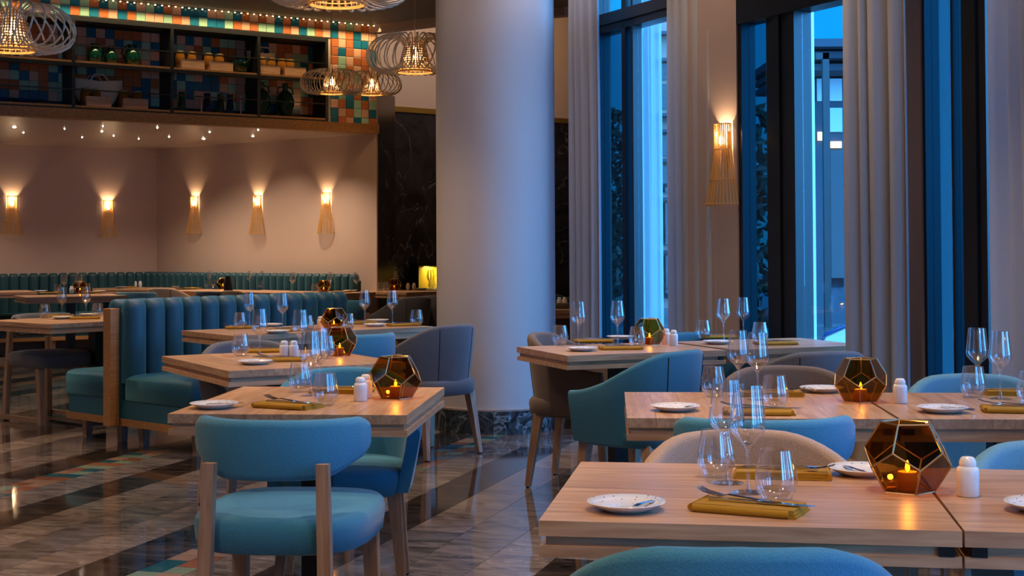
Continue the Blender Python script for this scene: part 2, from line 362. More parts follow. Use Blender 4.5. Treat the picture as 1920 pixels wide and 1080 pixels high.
def obj(name, me, parent=None, loc=None, rot=None):
    o = bpy.data.objects.new(name, me); COL.objects.link(o)
    if parent: o.parent = parent
    if loc is not None: o.location = loc
    if rot is not None: o.rotation_euler = (0, 0, rot)
    return o
def tag(o, label, cat, group=None, kind=None):
    o['label'] = label; o['category'] = cat
    if group: o['group'] = group
    if kind: o['kind'] = kind
    return o
def struct(name, me, loc=None):
    o = obj(name, me, None, loc); o['kind'] = 'structure'; return o
def bevel(o, w=0.003, seg=1):
    md = o.modifiers.new('edge', 'BEVEL'); md.width = w; md.segments = seg; md.limit_method = 'ANGLE'; return o
BASE_TAG = {}
def assembly(kind, parts, loc, rot, label, cat, group=None, scale=1.0, tilt=None):
    """parts: list of (name, mesh, material override, [subparts]) ; returns the Empty"""
    e_ = bpy.data.objects.new(kind, None); COL.objects.link(e_); e_.empty_display_size = 0.1
    e_.location = loc; e_.rotation_euler = (0, 0, rot) if tilt is None else tilt
    e_.scale = (scale,) * 3
    tag(e_, label, cat, group)
    for p in parts:
        o = obj(p[0], p[1], e_)
        if len(p) > 2 and p[2]: o['label'] = p[2]
        for sp in (p[3] if len(p) > 3 else []):
            obj(sp[0], sp[1], o)
    return e_

# ------------------------------------------------------------------ plan of the room
ZA = 2.58                                       # alcove ceiling
A_COR = at(294, 279.5, ZA); A_L = at(0, 270, ZA); A_R = at(706, 250, ZA)
S_L = at(0, 217, ZA); S_R = A_R.copy()
def p2(v): return (v.x, v.y)
def ext(a, b, d):                               # continue the line a->b beyond b by d
    q = (Vector(b[:2]) - Vector(a[:2])).normalized(); return (b[0] + q.x * d, b[1] + q.y * d)
AC, AL, AR, SL = p2(A_COR), p2(A_L), p2(A_R), p2(S_L)
ALx = ext(AC, AL, 3.0); SLx = ext(AR, SL, 3.0)
PH = 5.0
def wall(name, a, b, z0, z1, mat, th=0.12, side=1):
    a = Vector((a[0], a[1], 0)); b = Vector((b[0], b[1], 0)); d = (b - a).normalized(); nn = Vector((-d.y, d.x, 0)) * th * side
    z0 = -0.06 if z0 == 0 else z0
    mb = MB(); mb.loops([[a + Vector((0, 0, z0)), b + Vector((0, 0, z0)), b + nn + Vector((0, 0, z0)), a + nn + Vector((0, 0, z0))],
                         [a + Vector((0, 0, z1)), b + Vector((0, 0, z1)), b + nn + Vector((0, 0, z1)), a + nn + Vector((0, 0, z1))]])
    return struct(name, mb.mesh(name, mat, False))
wall('wall_left', ALx, AC, 0, ZA + 0.3, WALL, side=1)
wall('wall_alcove', AC, AR, 0, ZA + 0.3, WALL, 0.02, side=1)
mb = MB(); mb.prism([SLx, ext(SL, AR, 0.0), AR, AC, ALx], ZA, ZA + 0.08)
struct('ceiling_alcove', mb.mesh('ceiling_alcove', ALCOVE, False))
# soffit (its face carries the tiles)
ds = (Vector(AR) - Vector(SL)).normalized(); ns = Vector((ds.y, -ds.x))          # outward normal, into the room
if ns.y > 0: ns = -ns
SH_T0, SH_T1 = None, None
def tz(px, py, off=0.0):                         # (distance along soffit from SL, z) for a pixel
    a = Vector(SL) + ns * off; b_ = Vector(AR) + ns * off
    q = onplane(px, py, a, b_); return ((Vector((q.x, q.y)) - a).dot(ds), q.z)
def sp(t, z, off=0.0):
    q = Vector(SL) + ds * t + ns * off; return Vector((q.x, q.y, z))
SOFL = (Vector(AR) - Vector(SL)).length
FRAME_S = Matrix(((ds.x, -ns.x, 0, SL[0]), (ds.y, -ns.y, 0, SL[1]), (0, 0, 1, 0), (0, 0, 0, 1)))  # local x along, y into the wall, z up
SHD = 0.32                                       # shelf depth
t_r = tz(615, 150)[0]; z_sb = ZA + 0.13; z_st = 3.60
mb = MB()
mb.box(-3, t_r, SHD + 0.02, SHD + 0.12, z_sb, z_st, fr=FRAME_S)
mb.box(-3, SOFL, 0.012, SHD + 0.12, z_st, CEIL, fr=FRAME_S)
mb.box(t_r, SOFL, 0.012, SHD + 0.12, ZA + 0.1, z_st, fr=FRAME_S)
mb.box(-3, t_r, 0.012, SHD + 0.12, ZA + 0.08, z_sb, fr=FRAME_S)
sof = struct('wall_soffit', mb.mesh('wall_soffit', GROUT, False))
mb = MB(); mb.box(-3, SOFL + 0.02, -0.03, 0.10, ZA - 0.002, ZA + 0.105, fr=FRAME_S)
struct('trim_soffit', mb.mesh('trim_soffit', OAK_TRIM, False))
# floor
FL_D = Vector((0.292, 0.956)).normalized(); FL_N = Vector((FL_D.y, -FL_D.x))
mb = MB(); mb.box(-9, 7.6, -3.6, 22.2, -0.06, -0.018)
floor = struct('floor', mb.mesh('floor', MARBLE_B, False))
def fl(nc, dc): q = FL_N * nc + FL_D * dc; return (q.x, q.y)
def slab(n0, n1, d0, d1, z0, z1, mat, name):
    g = 0.0012
    c = FL_N * ((n0 + n1) / 2) + FL_D * ((d0 + d1) / 2)
    hx, hy = (n1 - n0) / 2 - g, (d1 - d0) / 2 - g
    mb = MB(); mb.box(-hx, hx, -hy, hy, z0, z1)
    me = mb.mesh(name, mat, False)
    return obj(name, me, floor, (c.x, c.y, 0), -atan2(FL_D.x, FL_D.y))
def inview(x, y, m_=0.8):
    return 4.2 < y < 21.5 and abs(x) < 0.37 * y + m_
band0 = -3.05; period = 1.78
for b_ in range(-4, 4):
    nb = band0 + period * b_
    sw = 1.57 / 6
    for s_ in range(6):                          # six stone stripes between two mosaic bands, laid in long slabs
        for r_ in range(0, 16):
            n0 = nb + 0.21 + s_ * sw; L = 1.9; d0 = r_ * L + ((s_ * 3 + b_) % 5) * 0.37 - 2
            if not any(inview((FL_N * (n0 + sw / 2) + FL_D * (d0 + L * q)).x, (FL_N * (n0 + sw / 2) + FL_D * (d0 + L * q)).y, 0.3) for q in (0, .25, .5, .75, 1)): continue
            if FL_N.dot(Vector((0, 1))) and (FL_N * n0 + FL_D * d0).y > 17: continue
            mt_ = [MARBLE_B, MARBLE_C, MARBLE_A, MARBLE_B, MARBLE_A, MARBLE_C][s_]
            if (r_ * 5 + s_ * 3 + b_) % 7 == 0: mt_ = MARBLE_B
            slab(n0, n0 + sw, d0, d0 + L, -0.018, 0, mt_, 'stone_slab')
    rr = random.Random(b_ + 50); far = MB()
    for r_ in range(30, 150):
        d0 = r_ * 0.105
        for s_ in range(2):
            n0 = nb + s_ * 0.105; c = FL_N * (n0 + 0.05) + FL_D * (d0 + 0.05); k_ = rr.randrange(4)
            if not inview(c.x, c.y, 0.1): continue
            if c.y < 9.6 and b_ in (-1, 0, 1) and c.x < 0.2:
                slab(n0, n0 + 0.105, d0, d0 + 0.105, -0.018, 0.0004, FTILE[k_], 'mosaic_tile')
            elif c.y < 16:
                hx = 0.0515; p = [FL_N * (n0 + 0.0525 + u * hx) + FL_D * (d0 + 0.0525 + w_ * hx) for u, w_ in ((-1, -1), (1, -1), (1, 1), (-1, 1))]
                far.prism([(q.x, q.y) for q in p], -0.018, 0.0004, k_)
    if far.v:
        o = obj('mosaic_band', far.mesh('mosaic_band', FTILE, False), floor); o['kind'] = 'stuff'

# main ceiling with a raised part over the back
E0 = (AR[0] - 0.05, AR[1]); E1 = p2(at(815, 32, CEIL)); E2 = p2(at(1058, 13, CEIL))
E3 = ext(E1, E2, 2.5)
_A = Vector(p2(atY(1120, 400, 9.9))); _B = Vector(p2(atY(1741, 400, 6.6))); _u = Vector((0.455, -0.89)).normalized(); _n = Vector((0.89, 0.455)).normalized() * 0.2
_far = _B + _u * 11.0 + _n; _b = _B + _n; _a = _A + _n; _c = _A + _u * 3.6 + _n
mb = MB(); mb.prism([(-9, -3.6), (_far.x, -3.6), (_far.x, _far.y), (_b.x, _b.y), (_c.x, _c.y), (_a.x, _a.y), (E2[0] + .25, E2[1] - .15), E2, E1, E0, SLx, (-9, SLx[1])], CEIL, CEIL + 0.1)
struct('ceiling', mb.mesh('ceiling', CEILM, False))
for i, (a, b_) in enumerate([(E0, E1), (E1, E2)]):
    wall('trim_%d' % (i + 1), a, b_, CEIL - 0.09, CEIL + 0.02, PIER, 0.14, 1)
mb = MB(); mb.prism([(-6, 14.2), (0.9, 14.2), (1.5, 23.5), (-6, 23.5)], PH, PH + 0.1); struct('ceiling_raised', mb.mesh('ceiling_raised', CEILM, False))
# back wall: dark marble below, gold strip, warm paint above
B0 = p2(atY(738, 300, 18.9)); B1 = p2(atY(1120, 300, 21.3)); ZB = 3.08
bw = wall('wall_back', B0, B1, 0, ZB, MARBLE_W, side=1)
wall('wall_back_upper', ext(B1, B0, 1.5), B1, ZB, PH, WALL_UP, side=1)
wall('trim_gold', B0, B1, ZB - 0.02, ZB + 0.05, GOLD, 0.03, -1)
MP = p2(atY(741, 300, 17.4))
mb = MB(); mb.prism([(AR[0] + .004, AR[1] - .004), MP, B0, (AR[0] - 0.4, AR[1] + 2), (AR[0] - .0, AR[1] + .06)], -.06, 3.10); struct('wall_marble_pillar', mb.mesh('wall_marble_pillar', MARBLE_W, False))
wall('wall_alcove_back', AC, AR, ZA + 0.3, PH, WALL_UP, 0.02, 1)

# ------------------------------------------------------------------ window wall
U = Vector((0.455, -0.89)).normalized(); UN = Vector((-U.y, U.x))                 # along the wall, and outwards
if UN.x < 0: UN = -UN
A1 = Vector(p2(atY(1120, 400, 9.9)))
P3 = Vector(p2(atY(1741, 400, 6.6)))
def s_at(px, org, off=0.0, py=400):
    a = org + UN * off; q = onplane(px, py, a, a + U); return (Vector((q.x, q.y)) - a).dot(U)
def wframe(org): return Matrix(((U.x, UN.x, 0, org.x), (U.y, UN.y, 0, org.y), (0, 0, 1, 0), (0, 0, 0, 1)))   # x along, y outwards
def zpx(px, py, org, off=0.0):
    a = org + UN * off; return onplane(px, py, a, a + U).z
FR1 = wframe(A1); FR3 = wframe(P3)
def wbox(name, boxes, mat, fr, parent=None, lab=None):
    mb = MB()
    for q in boxes: mb.box(*q, fr=fr)
    o = obj(name, mb.mesh(name, mat, False), parent)
    if parent is None: o['kind'] = 'structure'
    if lab: o['label'] = lab
    return o
TOP = CEIL
# window 1
s = lambda px: s_at(px, A1)
w1e = s(1300); zt1 = zpx(1130, 56, A1); zt2 = zpx(1130, 30, A1)
w1 = wbox('window_1', [(0, s(1130), -0.03, 0.06, 0, TOP), (w1e - 0.06, w1e, -0.03, 0.06, 0, TOP), (0, w1e, -0.03, 0.06, 0, 0.12)], BLACK, FR1)
wbox('transom', [(0, w1e, -0.045, 0.08, zt1 + 0.02, zt2), (0, w1e, -0.02, 0.1, zt1 - 0.03, zt1 + 0.02)], BLACK, FR1, w1)
wbox('mullion', [(s(1172), s(1179), -0.02, 0.06, 0.1, TOP)], BLACK, FR1, w1)
wbox('mullion', [(s(1189.5), s(1193.5), -0.02, 0.05, 0.1, TOP)], BLACK, FR1, w1)
wbox('pane', [(s(1130), s(1172), 0.015, 0.021, 0.1, zt1)], WIN_DARK, FR1, w1)
wbox('pane', [(s(1179), s(1189.5), 0.015, 0.021, 0.1, zt1)], WIN_DARK, FR1, w1)
wbox('pane', [(s(1193.5), w1e - 0.06, 0.015, 0.021, 0.1, zt1)], WIN, FR1, w1)
wbox('pane', [(s(1130), w1e - 0.06, 0.015, 0.021, zt2, TOP)], WIN, FR1, w1)
# pier with the tall sconce
wbox('wall_pier', [(w1e, s(1396), -0.05, 0.06, 0, TOP)], PIER, FR1)
wall('wall_recess', (A1.x - 0.02, A1.y), (1.25, 21.8), 0, PH, PIER, 0.12, -1)
# window 2
w2s = s(1396); w2e = s(1660); zh2 = zpx(1404, 44, A1)
w2 = wbox('window_2', [(w2s, s(1403), -0.04, 0.06, 0, TOP), (w2e - 0.06, w2e, -0.03, 0.06, 0, TOP), (w2s, w2e, -0.05, 0.08, zh2, TOP), (w2s, w2e, -0.03, 0.06, 0, 0.1)], BLACK, FR1)
e0, e1 = s(1447), s(1504)
for k in range(4):
    a_ = e0 + (e1 - e0) * k / 4
    wbox('door_stile', [(a_, a_ + (e1 - e0) / 4 - 0.006, -0.03 - 0.012 * (k % 2), 0.05 + 0.01 * k, 0.05, zh2)], BLACK, FR1, w2)
wbox('pane', [(s(1403), e0, 0.01, 0.016, 0.1, zh2)], WIN_DARK, FR1, w2)
wbox('pane', [(e1, w2e - 0.06, 0.01, 0.016, 0.1, zh2)], WIN, FR1, w2)
# pier between windows 2 and 3 (stands proud of the glass)
pe0 = (P3 - A1).dot(U); po = (P3 - A1).dot(UN)
wbox('wall_pier_inner', [(-0.33, 0.0, 0.0, 0.07, 0, TOP), (-0.33, -0.26, 0.07, 0.40, 0, TOP)], PIER, FR3)
# window 3
s3 = lambda px: s_at(px, P3)
w3e = s3(1920) + 0.5
w3 = wbox('window_3', [(0, s3(1746), -0.03, 0.06, 0, TOP), (w3e - 0.06, w3e, -0.03, 0.06, 0, TOP), (0, w3e, -0.03, 0.06, 0, 0.1), (0, w3e, -0.03, 0.06, TOP - 0.1, TOP)], BLACK, FR3)
e0, e1 = s3(1815), s3(1862)
for k in range(3):
    a_ = e0 + (e1 - e0) * k / 3
    wbox('door_stile', [(a_, a_ + (e1 - e0) / 3 - 0.005, -0.03 - 0.012 * (k % 2), 0.05, 0.05, TOP - 0.1)], BLACK, FR3, w3)
wbox('pane', [(s3(1746), s3(1792), 0.01, 0.016, 0.1, TOP - 0.1)], WIN_DARK, FR3, w3)
wbox('pane', [(s3(1796), e0, 0.01, 0.016, 0.1, TOP - 0.1)], WIN_DARK, FR3, w3)
wbox('mullion', [(s3(1792), s3(1796), -0.02, 0.05, 0.1, TOP - 0.1)], BLACK, FR3, w3)
wbox('pane', [(e1, w3e - 0.06, 0.01, 0.016, 0.1, TOP - 0.1)], WIN, FR3, w3)
# the same wall goes on beside and behind the camera
a_ = w3e
for k in range(4, 9):
    wbox('wall_pier_%d' % k, [(a_, a_ + 0.8, -0.05, 0.2, 0, TOP)], PIER, FR3)
    b0, b1 = a_ + 0.8, a_ + 1.85
    wk = wbox('window_%d' % k, [(b0, b0 + 0.06, -0.02, 0.06, 0, TOP), (b1 - 0.06, b1, -0.02, 0.06, 0, TOP), ((b0 + b1) / 2 - 0.03, (b0 + b1) / 2 + 0.03, -0.02, 0.06, 0, TOP),
                                (b0, b1, -0.02, 0.06, 0, 0.12), (b0, b1, -0.02, 0.06, TOP - 0.12, TOP), (b0, b1, -0.02, 0.06, 2.7, 2.8)], BLACK, FR3)
    wbox('pane', [(b0 + 0.06, (b0 + b1) / 2 - 0.03, 0.01, 0.016, 0.12, TOP - 0.12)], WIN, FR3, wk)
    wbox('pane', [((b0 + b1) / 2 + 0.03, b1 - 0.06, 0.01, 0.016, 0.12, TOP - 0.12)], WIN, FR3, wk)
    cpt = P3 + U * ((b0 + b1) / 2) + UN * 0.12
    po_ = light('window_portal', 'AREA', (cpt.x, cpt.y, TOP / 2), 1, (1, 1, 1), sx_=1.0, sy_=TOP - 0.2)
    po_.rotation_euler = Vector((UN.x, UN.y, 0)).to_track_quat('Z', 'Y').to_euler(); po_.data.cycles.is_portal = True
    a_ = b1
endp = P3 + U * a_
RW = Vector((-1, 0.0)); RO = Vector((endp.x + 0.1, endp.y)); FR4 = Matrix(((-1, 0, 0, RO.x), (0, -1, 0, RO.y), (0, 0, 1, 0), (0, 0, 0, 1)))
a_ = 0.0
for k in range(9, 11):  # unseen rear windows, added to let light onto surfaces facing the camera
    wbox('wall_pier_%d' % k, [(a_, a_ + 0.7, -0.05, 0.2, 0, TOP)], PIER, FR4)
    b0, b1 = a_ + 0.7, a_ + 2.0
    wk = wbox('window_%d' % k, [(b0, b0 + 0.06, -0.02, 0.06, 0, TOP), (b1 - 0.06, b1, -0.02, 0.06, 0, TOP), ((b0 + b1) / 2 - 0.03, (b0 + b1) / 2 + 0.03, -0.02, 0.06, 0, TOP),
                                (b0, b1, -0.02, 0.06, 0, 0.12), (b0, b1, -0.02, 0.06, TOP - 0.12, TOP), (b0, b1, -0.02, 0.06, 2.7, 2.8)], BLACK, FR4)
    wbox('pane', [(b0 + 0.06, (b0 + b1) / 2 - 0.03, 0.01, 0.016, 0.12, TOP - 0.12)], WIN, FR4, wk)
    wbox('pane', [((b0 + b1) / 2 + 0.03, b1 - 0.06, 0.01, 0.016, 0.12, TOP - 0.12)], WIN, FR4, wk)
    cpt = RO + Vector((-(b0 + b1) / 2, -0.12))
    po_ = light('window_portal', 'AREA', (cpt.x, cpt.y, TOP / 2), 1, (1, 1, 1), sx_=1.5, sy_=TOP - 0.2)
    po_.rotation_euler = Vector((0, -1, 0)).to_track_quat('Z', 'Y').to_euler(); po_.data.cycles.is_portal = True
    a_ = b1
wall('wall_rear', (-8.5, RO.y), (RO.x - a_, RO.y), 0, TOP, WALL, side=-1)
wall('wall_far_left', (-8.5, -3.3), (-8.5, ALx[1] + 3), 0, PH, WALL, side=1)

# ------------------------------------------------------------------ column
cc = atY(929.5, 440, 10.02); CX, CYY = cc.x, cc.y
mb = MB(); mb.lathe([(0.418, 0.16), (0.418, 3.9)], 64, c=(CX, CYY, 0)); struct('column', mb.mesh('column', COLUMN))
pl = MB()
base_col = None
mb = MB(); mb.lathe([(0.41, 0), (0.41, 0.155), (0.43, 0.155), (0.43, 0.165)], 64, c=(CX, CYY, 0)); base_col = struct('baseboard_column', mb.mesh('baseboard_column', PIER))
for k in range(9):                               # curved marble plinth pieces
    a0, a1 = radians(-172 + k * 40), radians(-172 + (k + 1) * 40) - 0.006
    mb = MB(); ring = []
    for j in range(9):
        a_ = a0 + (a1 - a0) * j / 8
        ring.append([(CX + r * cos(a_), CYY + r * sin(a_), z) for r, z in ((0.412, 0.0), (0.452, 0.0), (0.452, 0.155), (0.412, 0.155))])
    mb.loops(ring); obj('plinth_stone', mb.mesh('plinth_stone', MARBLE_P, True, 0.4), base_col)

# ------------------------------------------------------------------ wall tiles and shelf unit
rt = random.Random(11)
TS = 0.099
tme = {}
for k in range(4):
    mb = MB(); h = TS / 2 - 0.0025
    mb.loops([[(-h, 0, -h), (h, 0, -h), (h, 0, h), (-h, 0, h)], [(-h, -0.010, -h), (h, -0.010, -h), (h, -0.010, h), (-h, -0.010, h)],
              [(-h + .003, -0.012, -h + .003), (h - .003, -0.012, -h + .003), (h - .003, -0.012, h - .003), (-h + .003, -0.012, h - .003)]])
    tme[k] = mb.mesh('wall_tile', TILE[k], False)
rotS = atan2(ds.y, ds.x); last = {}
def tile(t, z, k):
    q = sp(t, z, -0.0115); o = obj('wall_tile', tme[k], sof, q, rotS)
t_vis = tz(-30, 20)[0]
col = 0; t = SOFL - TS / 2
while t > -0.3:
    z = CEIL - TS / 2; row = 0
    while z > ZA + 0.1:
        if z > z_st + 0.03 or t > t_r + 0.015:
            choices = [0, 1, 2, 3]
            k = rt.choice(choices)
            if last.get(col - 1, {}).get(row) == k and rt.random() < 0.6: k = (k + 1 + rt.randrange(3)) % 4
            last.setdefault(col, {})[row] = k
            tile(t, z, k)
        z -= TS; row += 1
    t -= TS; col += 1
su = tag(obj('shelf_unit', None), 'long black open shelf unit with two tiers set in the tiled soffit', 'shelf')
def sbox(name, boxes, mat, parent):
    mb = MB()
    for q in boxes: mb.box(*q, fr=FRAME_S)
    return obj(name, mb.mesh(name, mat, False), parent)
z_mid = tz(141, 113)[1]; z_bot = tz(141, 197)[1]; z_top = z_st
t_div = [tz(p, 120)[0] for p in (137.5, 322.5, 485)] ; t_l = -2.5
FT = 0.035
sbox('back_panel', [(t_l, t_r, SHD, SHD + 0.02, z_bot - 0.06, z_top)], BLACKS, su)
bt = MB()                                        # dim tiles behind the shelves
tt = t_l + 0.1; rt2 = random.Random(3)
while tt < t_r - 0.06:
    zz = z_bot + 0.06
    while zz < z_top - 0.05:
        bt.box(tt + .002, tt + TS - .002, SHD - 0.008, SHD, zz + .002, zz + TS - .002, rt2.randrange(4), fr=FRAME_S); zz += TS
    tt += TS
o = obj('back_tiles', bt.mesh('back_tiles', TILE, False), su); o['kind'] = 'stuff'
sbox('frame', [(t_l, t_r, -0.01, SHD, z_top - 0.01, z_top + 0.035), (t_l, t_r, -0.01, SHD, z_bot - 0.10, z_bot - 0.025), (t_r - FT, t_r, -0.01, SHD, z_bot - 0.1, z_top)], BLACKS, su)
for t_ in t_div + [t_div[0] - 0.9]:
    sbox('divider', [(t_ - FT / 2, t_ + FT / 2, -0.008, SHD, z_bot - 0.05, z_top)], BLACKS, su)
for zz, nm in ((z_mid, 'middle'), (z_bot, 'lower')):
    sbox('shelf_board', [(t_l, t_r - FT, 0.0, SHD, zz - 0.025, zz)], OAK_TRIM, su)
    sbox('shelf_lip', [(t_l, t_r - FT, -0.012, 0.0, zz - 0.06, zz - 0.022)], BLACKS, su)
zr1 = tz(322, 97)[1]; zr2 = tz(322, 178)[1]
for zz in (zr1, zr2):
    sbox('guard_rail', [(t_l, t_r, -0.006, 0.006, zz - 0.006, zz + 0.006)], BLACKS, su)
# LED string at the top of the tiles
led = MB(); t_ = 0.3
while t_ < SOFL: 
    q = sp(t_, CEIL - 0.02, 0.05); led.lathe([(0.004, -0.006), (0.009, -0.003), (0.009, 0.003), (0.004, 0.006)], 6, c=tuple(q)); t_ += 0.075
o = tag(obj('led_string', led.mesh('led_string', LEDM)), 'string of tiny warm light beads along the top of the tiled wall', 'light')
ll = light('led_wash', 'AREA', sp(SOFL / 2, CEIL - 0.05, 0.10), 7, (1, 0.72, 0.36), sx_=SOFL, sy_=0.04)
ll.data.spread = radians(75)
dirv = Vector((-ns.x * 0.35, -ns.y * 0.35, -1)); ll.rotation_euler = (dirv * -1).to_track_quat('Z', 'Y').to_euler()
qz = Vector((ds.x, ds.y, 0)); zz_ = (-dirv).normalized(); xx_ = qz; yy_ = zz_.cross(xx_).normalized()
ll.rotation_euler = Matrix((xx_, yy_, zz_)).transposed().to_euler()

# ------------------------------------------------------------------ curtains
def curtain(px0, px1, Y0, Y1, folds, amp, label, flare=0.05, z1=CEIL - 0.02, mat=CURTAIN, name='curtain', ph=0.0):
    a = Vector(p2(atY(px0, 440, Y0))); b_ = Vector(p2(atY(px1, 440, Y1))); d = (b_ - a); L = d.length; d.normalize(); nn = Vector((d.y, -d.x))
    N = folds * 14; rows = 16; mb = MB(); rings = []; rnd = random.Random(folds * 7 + int(px0))
    cs = [0.0]
    for _ in range(folds): cs.append(cs[-1] + rnd.uniform(0.55, 1.6))
    am = [rnd.uniform(0.45, 1.25) for _ in range(folds + 1)]; sk = [rnd.uniform(-.5, .5) for _ in range(folds + 1)]
    for r_ in range(rows + 1):
        v = r_ / rows; z = z1 + (0.02 - z1) * v; fl_ = 1 + flare * v ** 2; ring = []
        for i in range(N + 1):
            k = min(folds - 1, i // 14); f = i / 14 - k
            u = (cs[k] + (cs[k + 1] - cs[k]) * f) / cs[-1]
            A = amp * (am[k] * (1 - f) + am[k + 1] * f) * (0.7 + 0.4 * v)
            x = ((u - 0.5) * fl_ + 0.5) * L + sk[k] * 0.02 * sin(pi * f) * v
            y = A * (sin(f * 2 * pi + ph) + 0.25 * sin(f * 4 * pi + 1.3 + v)) + 0.012 * sin(3 * v + k)
            q = a + d * x + nn * y; ring.append((q.x, q.y, z))
        rings.append(ring)
    k = N + 1; vs = [q for r_ in rings for q in r_]; fs = []
    for i in range(rows):
        for j in range(N): fs.append((i * k + j, i * k + j + 1, (i + 1) * k + j + 1, (i + 1) * k + j))
    mb.add(vs, fs); o = obj(name, mb.mesh(name, mat, True, 2.0))
    md = o.modifiers.new('thick', 'SOLIDIFY'); md.thickness = 0.004
    return tag(o, label, 'curtain')
curtain(1071, 1121, 9.75, 9.55, 4, 0.028, 'grey linen curtain between the column and the first window')
curtain(1258, 1341, 8.98, 8.56, 5, 0.026, 'grey linen curtain hanging left of the tall sconce')
curtain(1590, 1698, 6.85, 6.55, 4, 0.035, 'pale linen curtain between the two right windows')
curtain(1868, 1990, 5.85, 5.3, 4, 0.035, 'blue-lit linen curtain at the right edge of the picture')
curtain(1187, 1236, 10.35, 10.15, 5, 0.03, 'sheer bright cyan curtain seen through the left window', 0.22, mat=VOILE, name='sheer_curtain')

# ------------------------------------------------------------------ outside
mb = MB(); mb.box(-3, 45, -8, 60, -0.12, -0.07); struct('ground_terrace', mb.mesh('ground_terrace', OUTG, False))
def P(px, Y): return (px - 960) / F_PX * Y
q = P(1519, 13.0)
mb = MB(); mb.prism([(q - .07, 12.95), (q + .062, 13.05), (q + .03, 13.12), (q - .09, 13.03)], -0.07, 4.6)
tag(obj('outside_pillar', mb.mesh('outside_pillar', OUTW, False)), 'slim pale pillar on the terrace outside the middle window', 'pillar')
bld = tag(obj('neighbouring_building', None), 'low building with an eave across the terrace outside the middle window', 'building')
Yb = 24.0; x0, x1 = P(1500, Yb), P(1760, Yb)
def part(name, boxes, mat, parent):
    mb = MB()
    for q in boxes: mb.box(*q)
    return obj(name, mb.mesh(name, mat, False), parent)
zpix = lambda py, Y: CAM_H + (460 - py) / F_PX * Y
part('wall', [(x0, x1, Yb, Yb + 3, -0.07, zpix(150, Yb))], OUTD, bld)
part('eave', [(x0 - .3, x1, Yb - 1.5, Yb + 3.2, zpix(112, Yb), zpix(98, Yb)), (x0 - .2, x1, Yb - 1.2, Yb + 3.2, zpix(128, Yb), zpix(116, Yb)), (x0 - .2, x1, Yb - 0.9, Yb + 3.2, zpix(146, Yb), zpix(134, Yb))], OUTD, bld)
part('post', [(P(1543, Yb - 2), P(1555, Yb - 2), Yb - 2.1, Yb - 2, -0.07, zpix(132, Yb)), (P(1530, Yb - 2), P(1555, Yb - 2), Yb - 2.1, Yb - 2, zpix(143, Yb), zpix(132, Yb))], BLACK, bld)
for i, (a_, b_, c_, d_) in enumerate([(1557, 1580, 150, 192), (1557, 1580, 205, 250), (1533, 1542, 150, 192), (1557, 1580, 285, 540)]):
    part('window', [(P(a_, Yb), P(b_, Yb), Yb - 0.05, Yb, zpix(d_, Yb), zpix(c_, Yb))], OUTW if i != 3 else WIN_DARK, bld)
part('lit_window', [(P(1534, Yb), P(1544, Yb), Yb - 0.06, Yb - 0.01, zpix(266, Yb), zpix(250, Yb))], LITW, bld)
part('lit_window', [(P(1558, Yb), P(1578, Yb), Yb - 0.06, Yb - 0.01, zpix(280, Yb), zpix(268, Yb))], LITW, bld)
b2 = tag(obj('stone_building', None), 'pale stone building with ledges seen through the left window', 'building')
Yb = 30.0; x0, x1 = P(1222, Yb), P(1330, Yb)
part('wall', [(x0, x1, Yb, Yb + 5, -0.07, zpix(40, Yb))], OUTP, b2)
for py in (62, 112, 215, 245, 300, 372, 470):
    part('ledge', [(x0 - .1, x1, Yb - 0.3, Yb, zpix(py + 6, Yb), zpix(py, Yb))], OUTD, b2)
for (c_, d_) in ((120, 150), (158, 205), (255, 292), (312, 362), (382, 460), (480, 560)):
    part('window', [(P(1240, Yb), P(1262, Yb), Yb - 0.06, Yb, zpix(d_, Yb), zpix(c_, Yb))], WIN_DARK, b2)
def tree(cx, cy, h, r, seed, label):
    rnd = random.Random(seed); e_ = tag(obj('dark_tree', None, None, (cx, cy, -0.07)), label, 'tree', None)
    mb = MB(); mb.tube([(0, 0, 0), (0.05, 0, h * 0.3), (0, 0.05, h * 0.6)], [0.14, 0.11, 0.06], 8); obj('trunk', mb.mesh('trunk', OAK_LEG), e_)
    mb = MB()
    for i in range(520):
        a_ = rnd.uniform(0, 2 * pi); zz = rnd.uniform(0.12, 1.0) * h; rr_ = r * sqrt(rnd.random()) * (1.05 - 0.65 * abs(zz / h - 0.45))
        c = Vector((rr_ * cos(a_), rr_ * sin(a_), zz)); s_ = rnd.uniform(0.06, 0.14)
        u = Vector((rnd.gauss(0, 1), rnd.gauss(0, 1), rnd.gauss(0, 1))).normalized(); v = u.orthogonal().normalized(); w_ = u.cross(v)
        mb.add([c + v * s_, c + w_ * s_ * .6, c - v * s_, c - w_ * s_ * .6, c + u * s_ * .3, c - u * s_ * .3], [(0, 1, 4), (1, 2, 4), (2, 3, 4), (3, 0, 4), (1, 0, 5), (2, 1, 5), (3, 2, 5), (0, 3, 5)])
    o = obj('crown', mb.mesh('crown', LEAF, False), e_); o['kind'] = 'stuff'
tree(P(1398, 17), 17, 3.0, 0.62, 1, 'dark tree behind the tinted pane of the middle window')
tree(P(1760, 12), 12, 3.0, 0.42, 2, 'dark tree behind the tinted pane of the right window')
tree(P(1150, 26), 26, 3.8, 0.36, 3, 'dark tree behind the tinted pane of the left window')
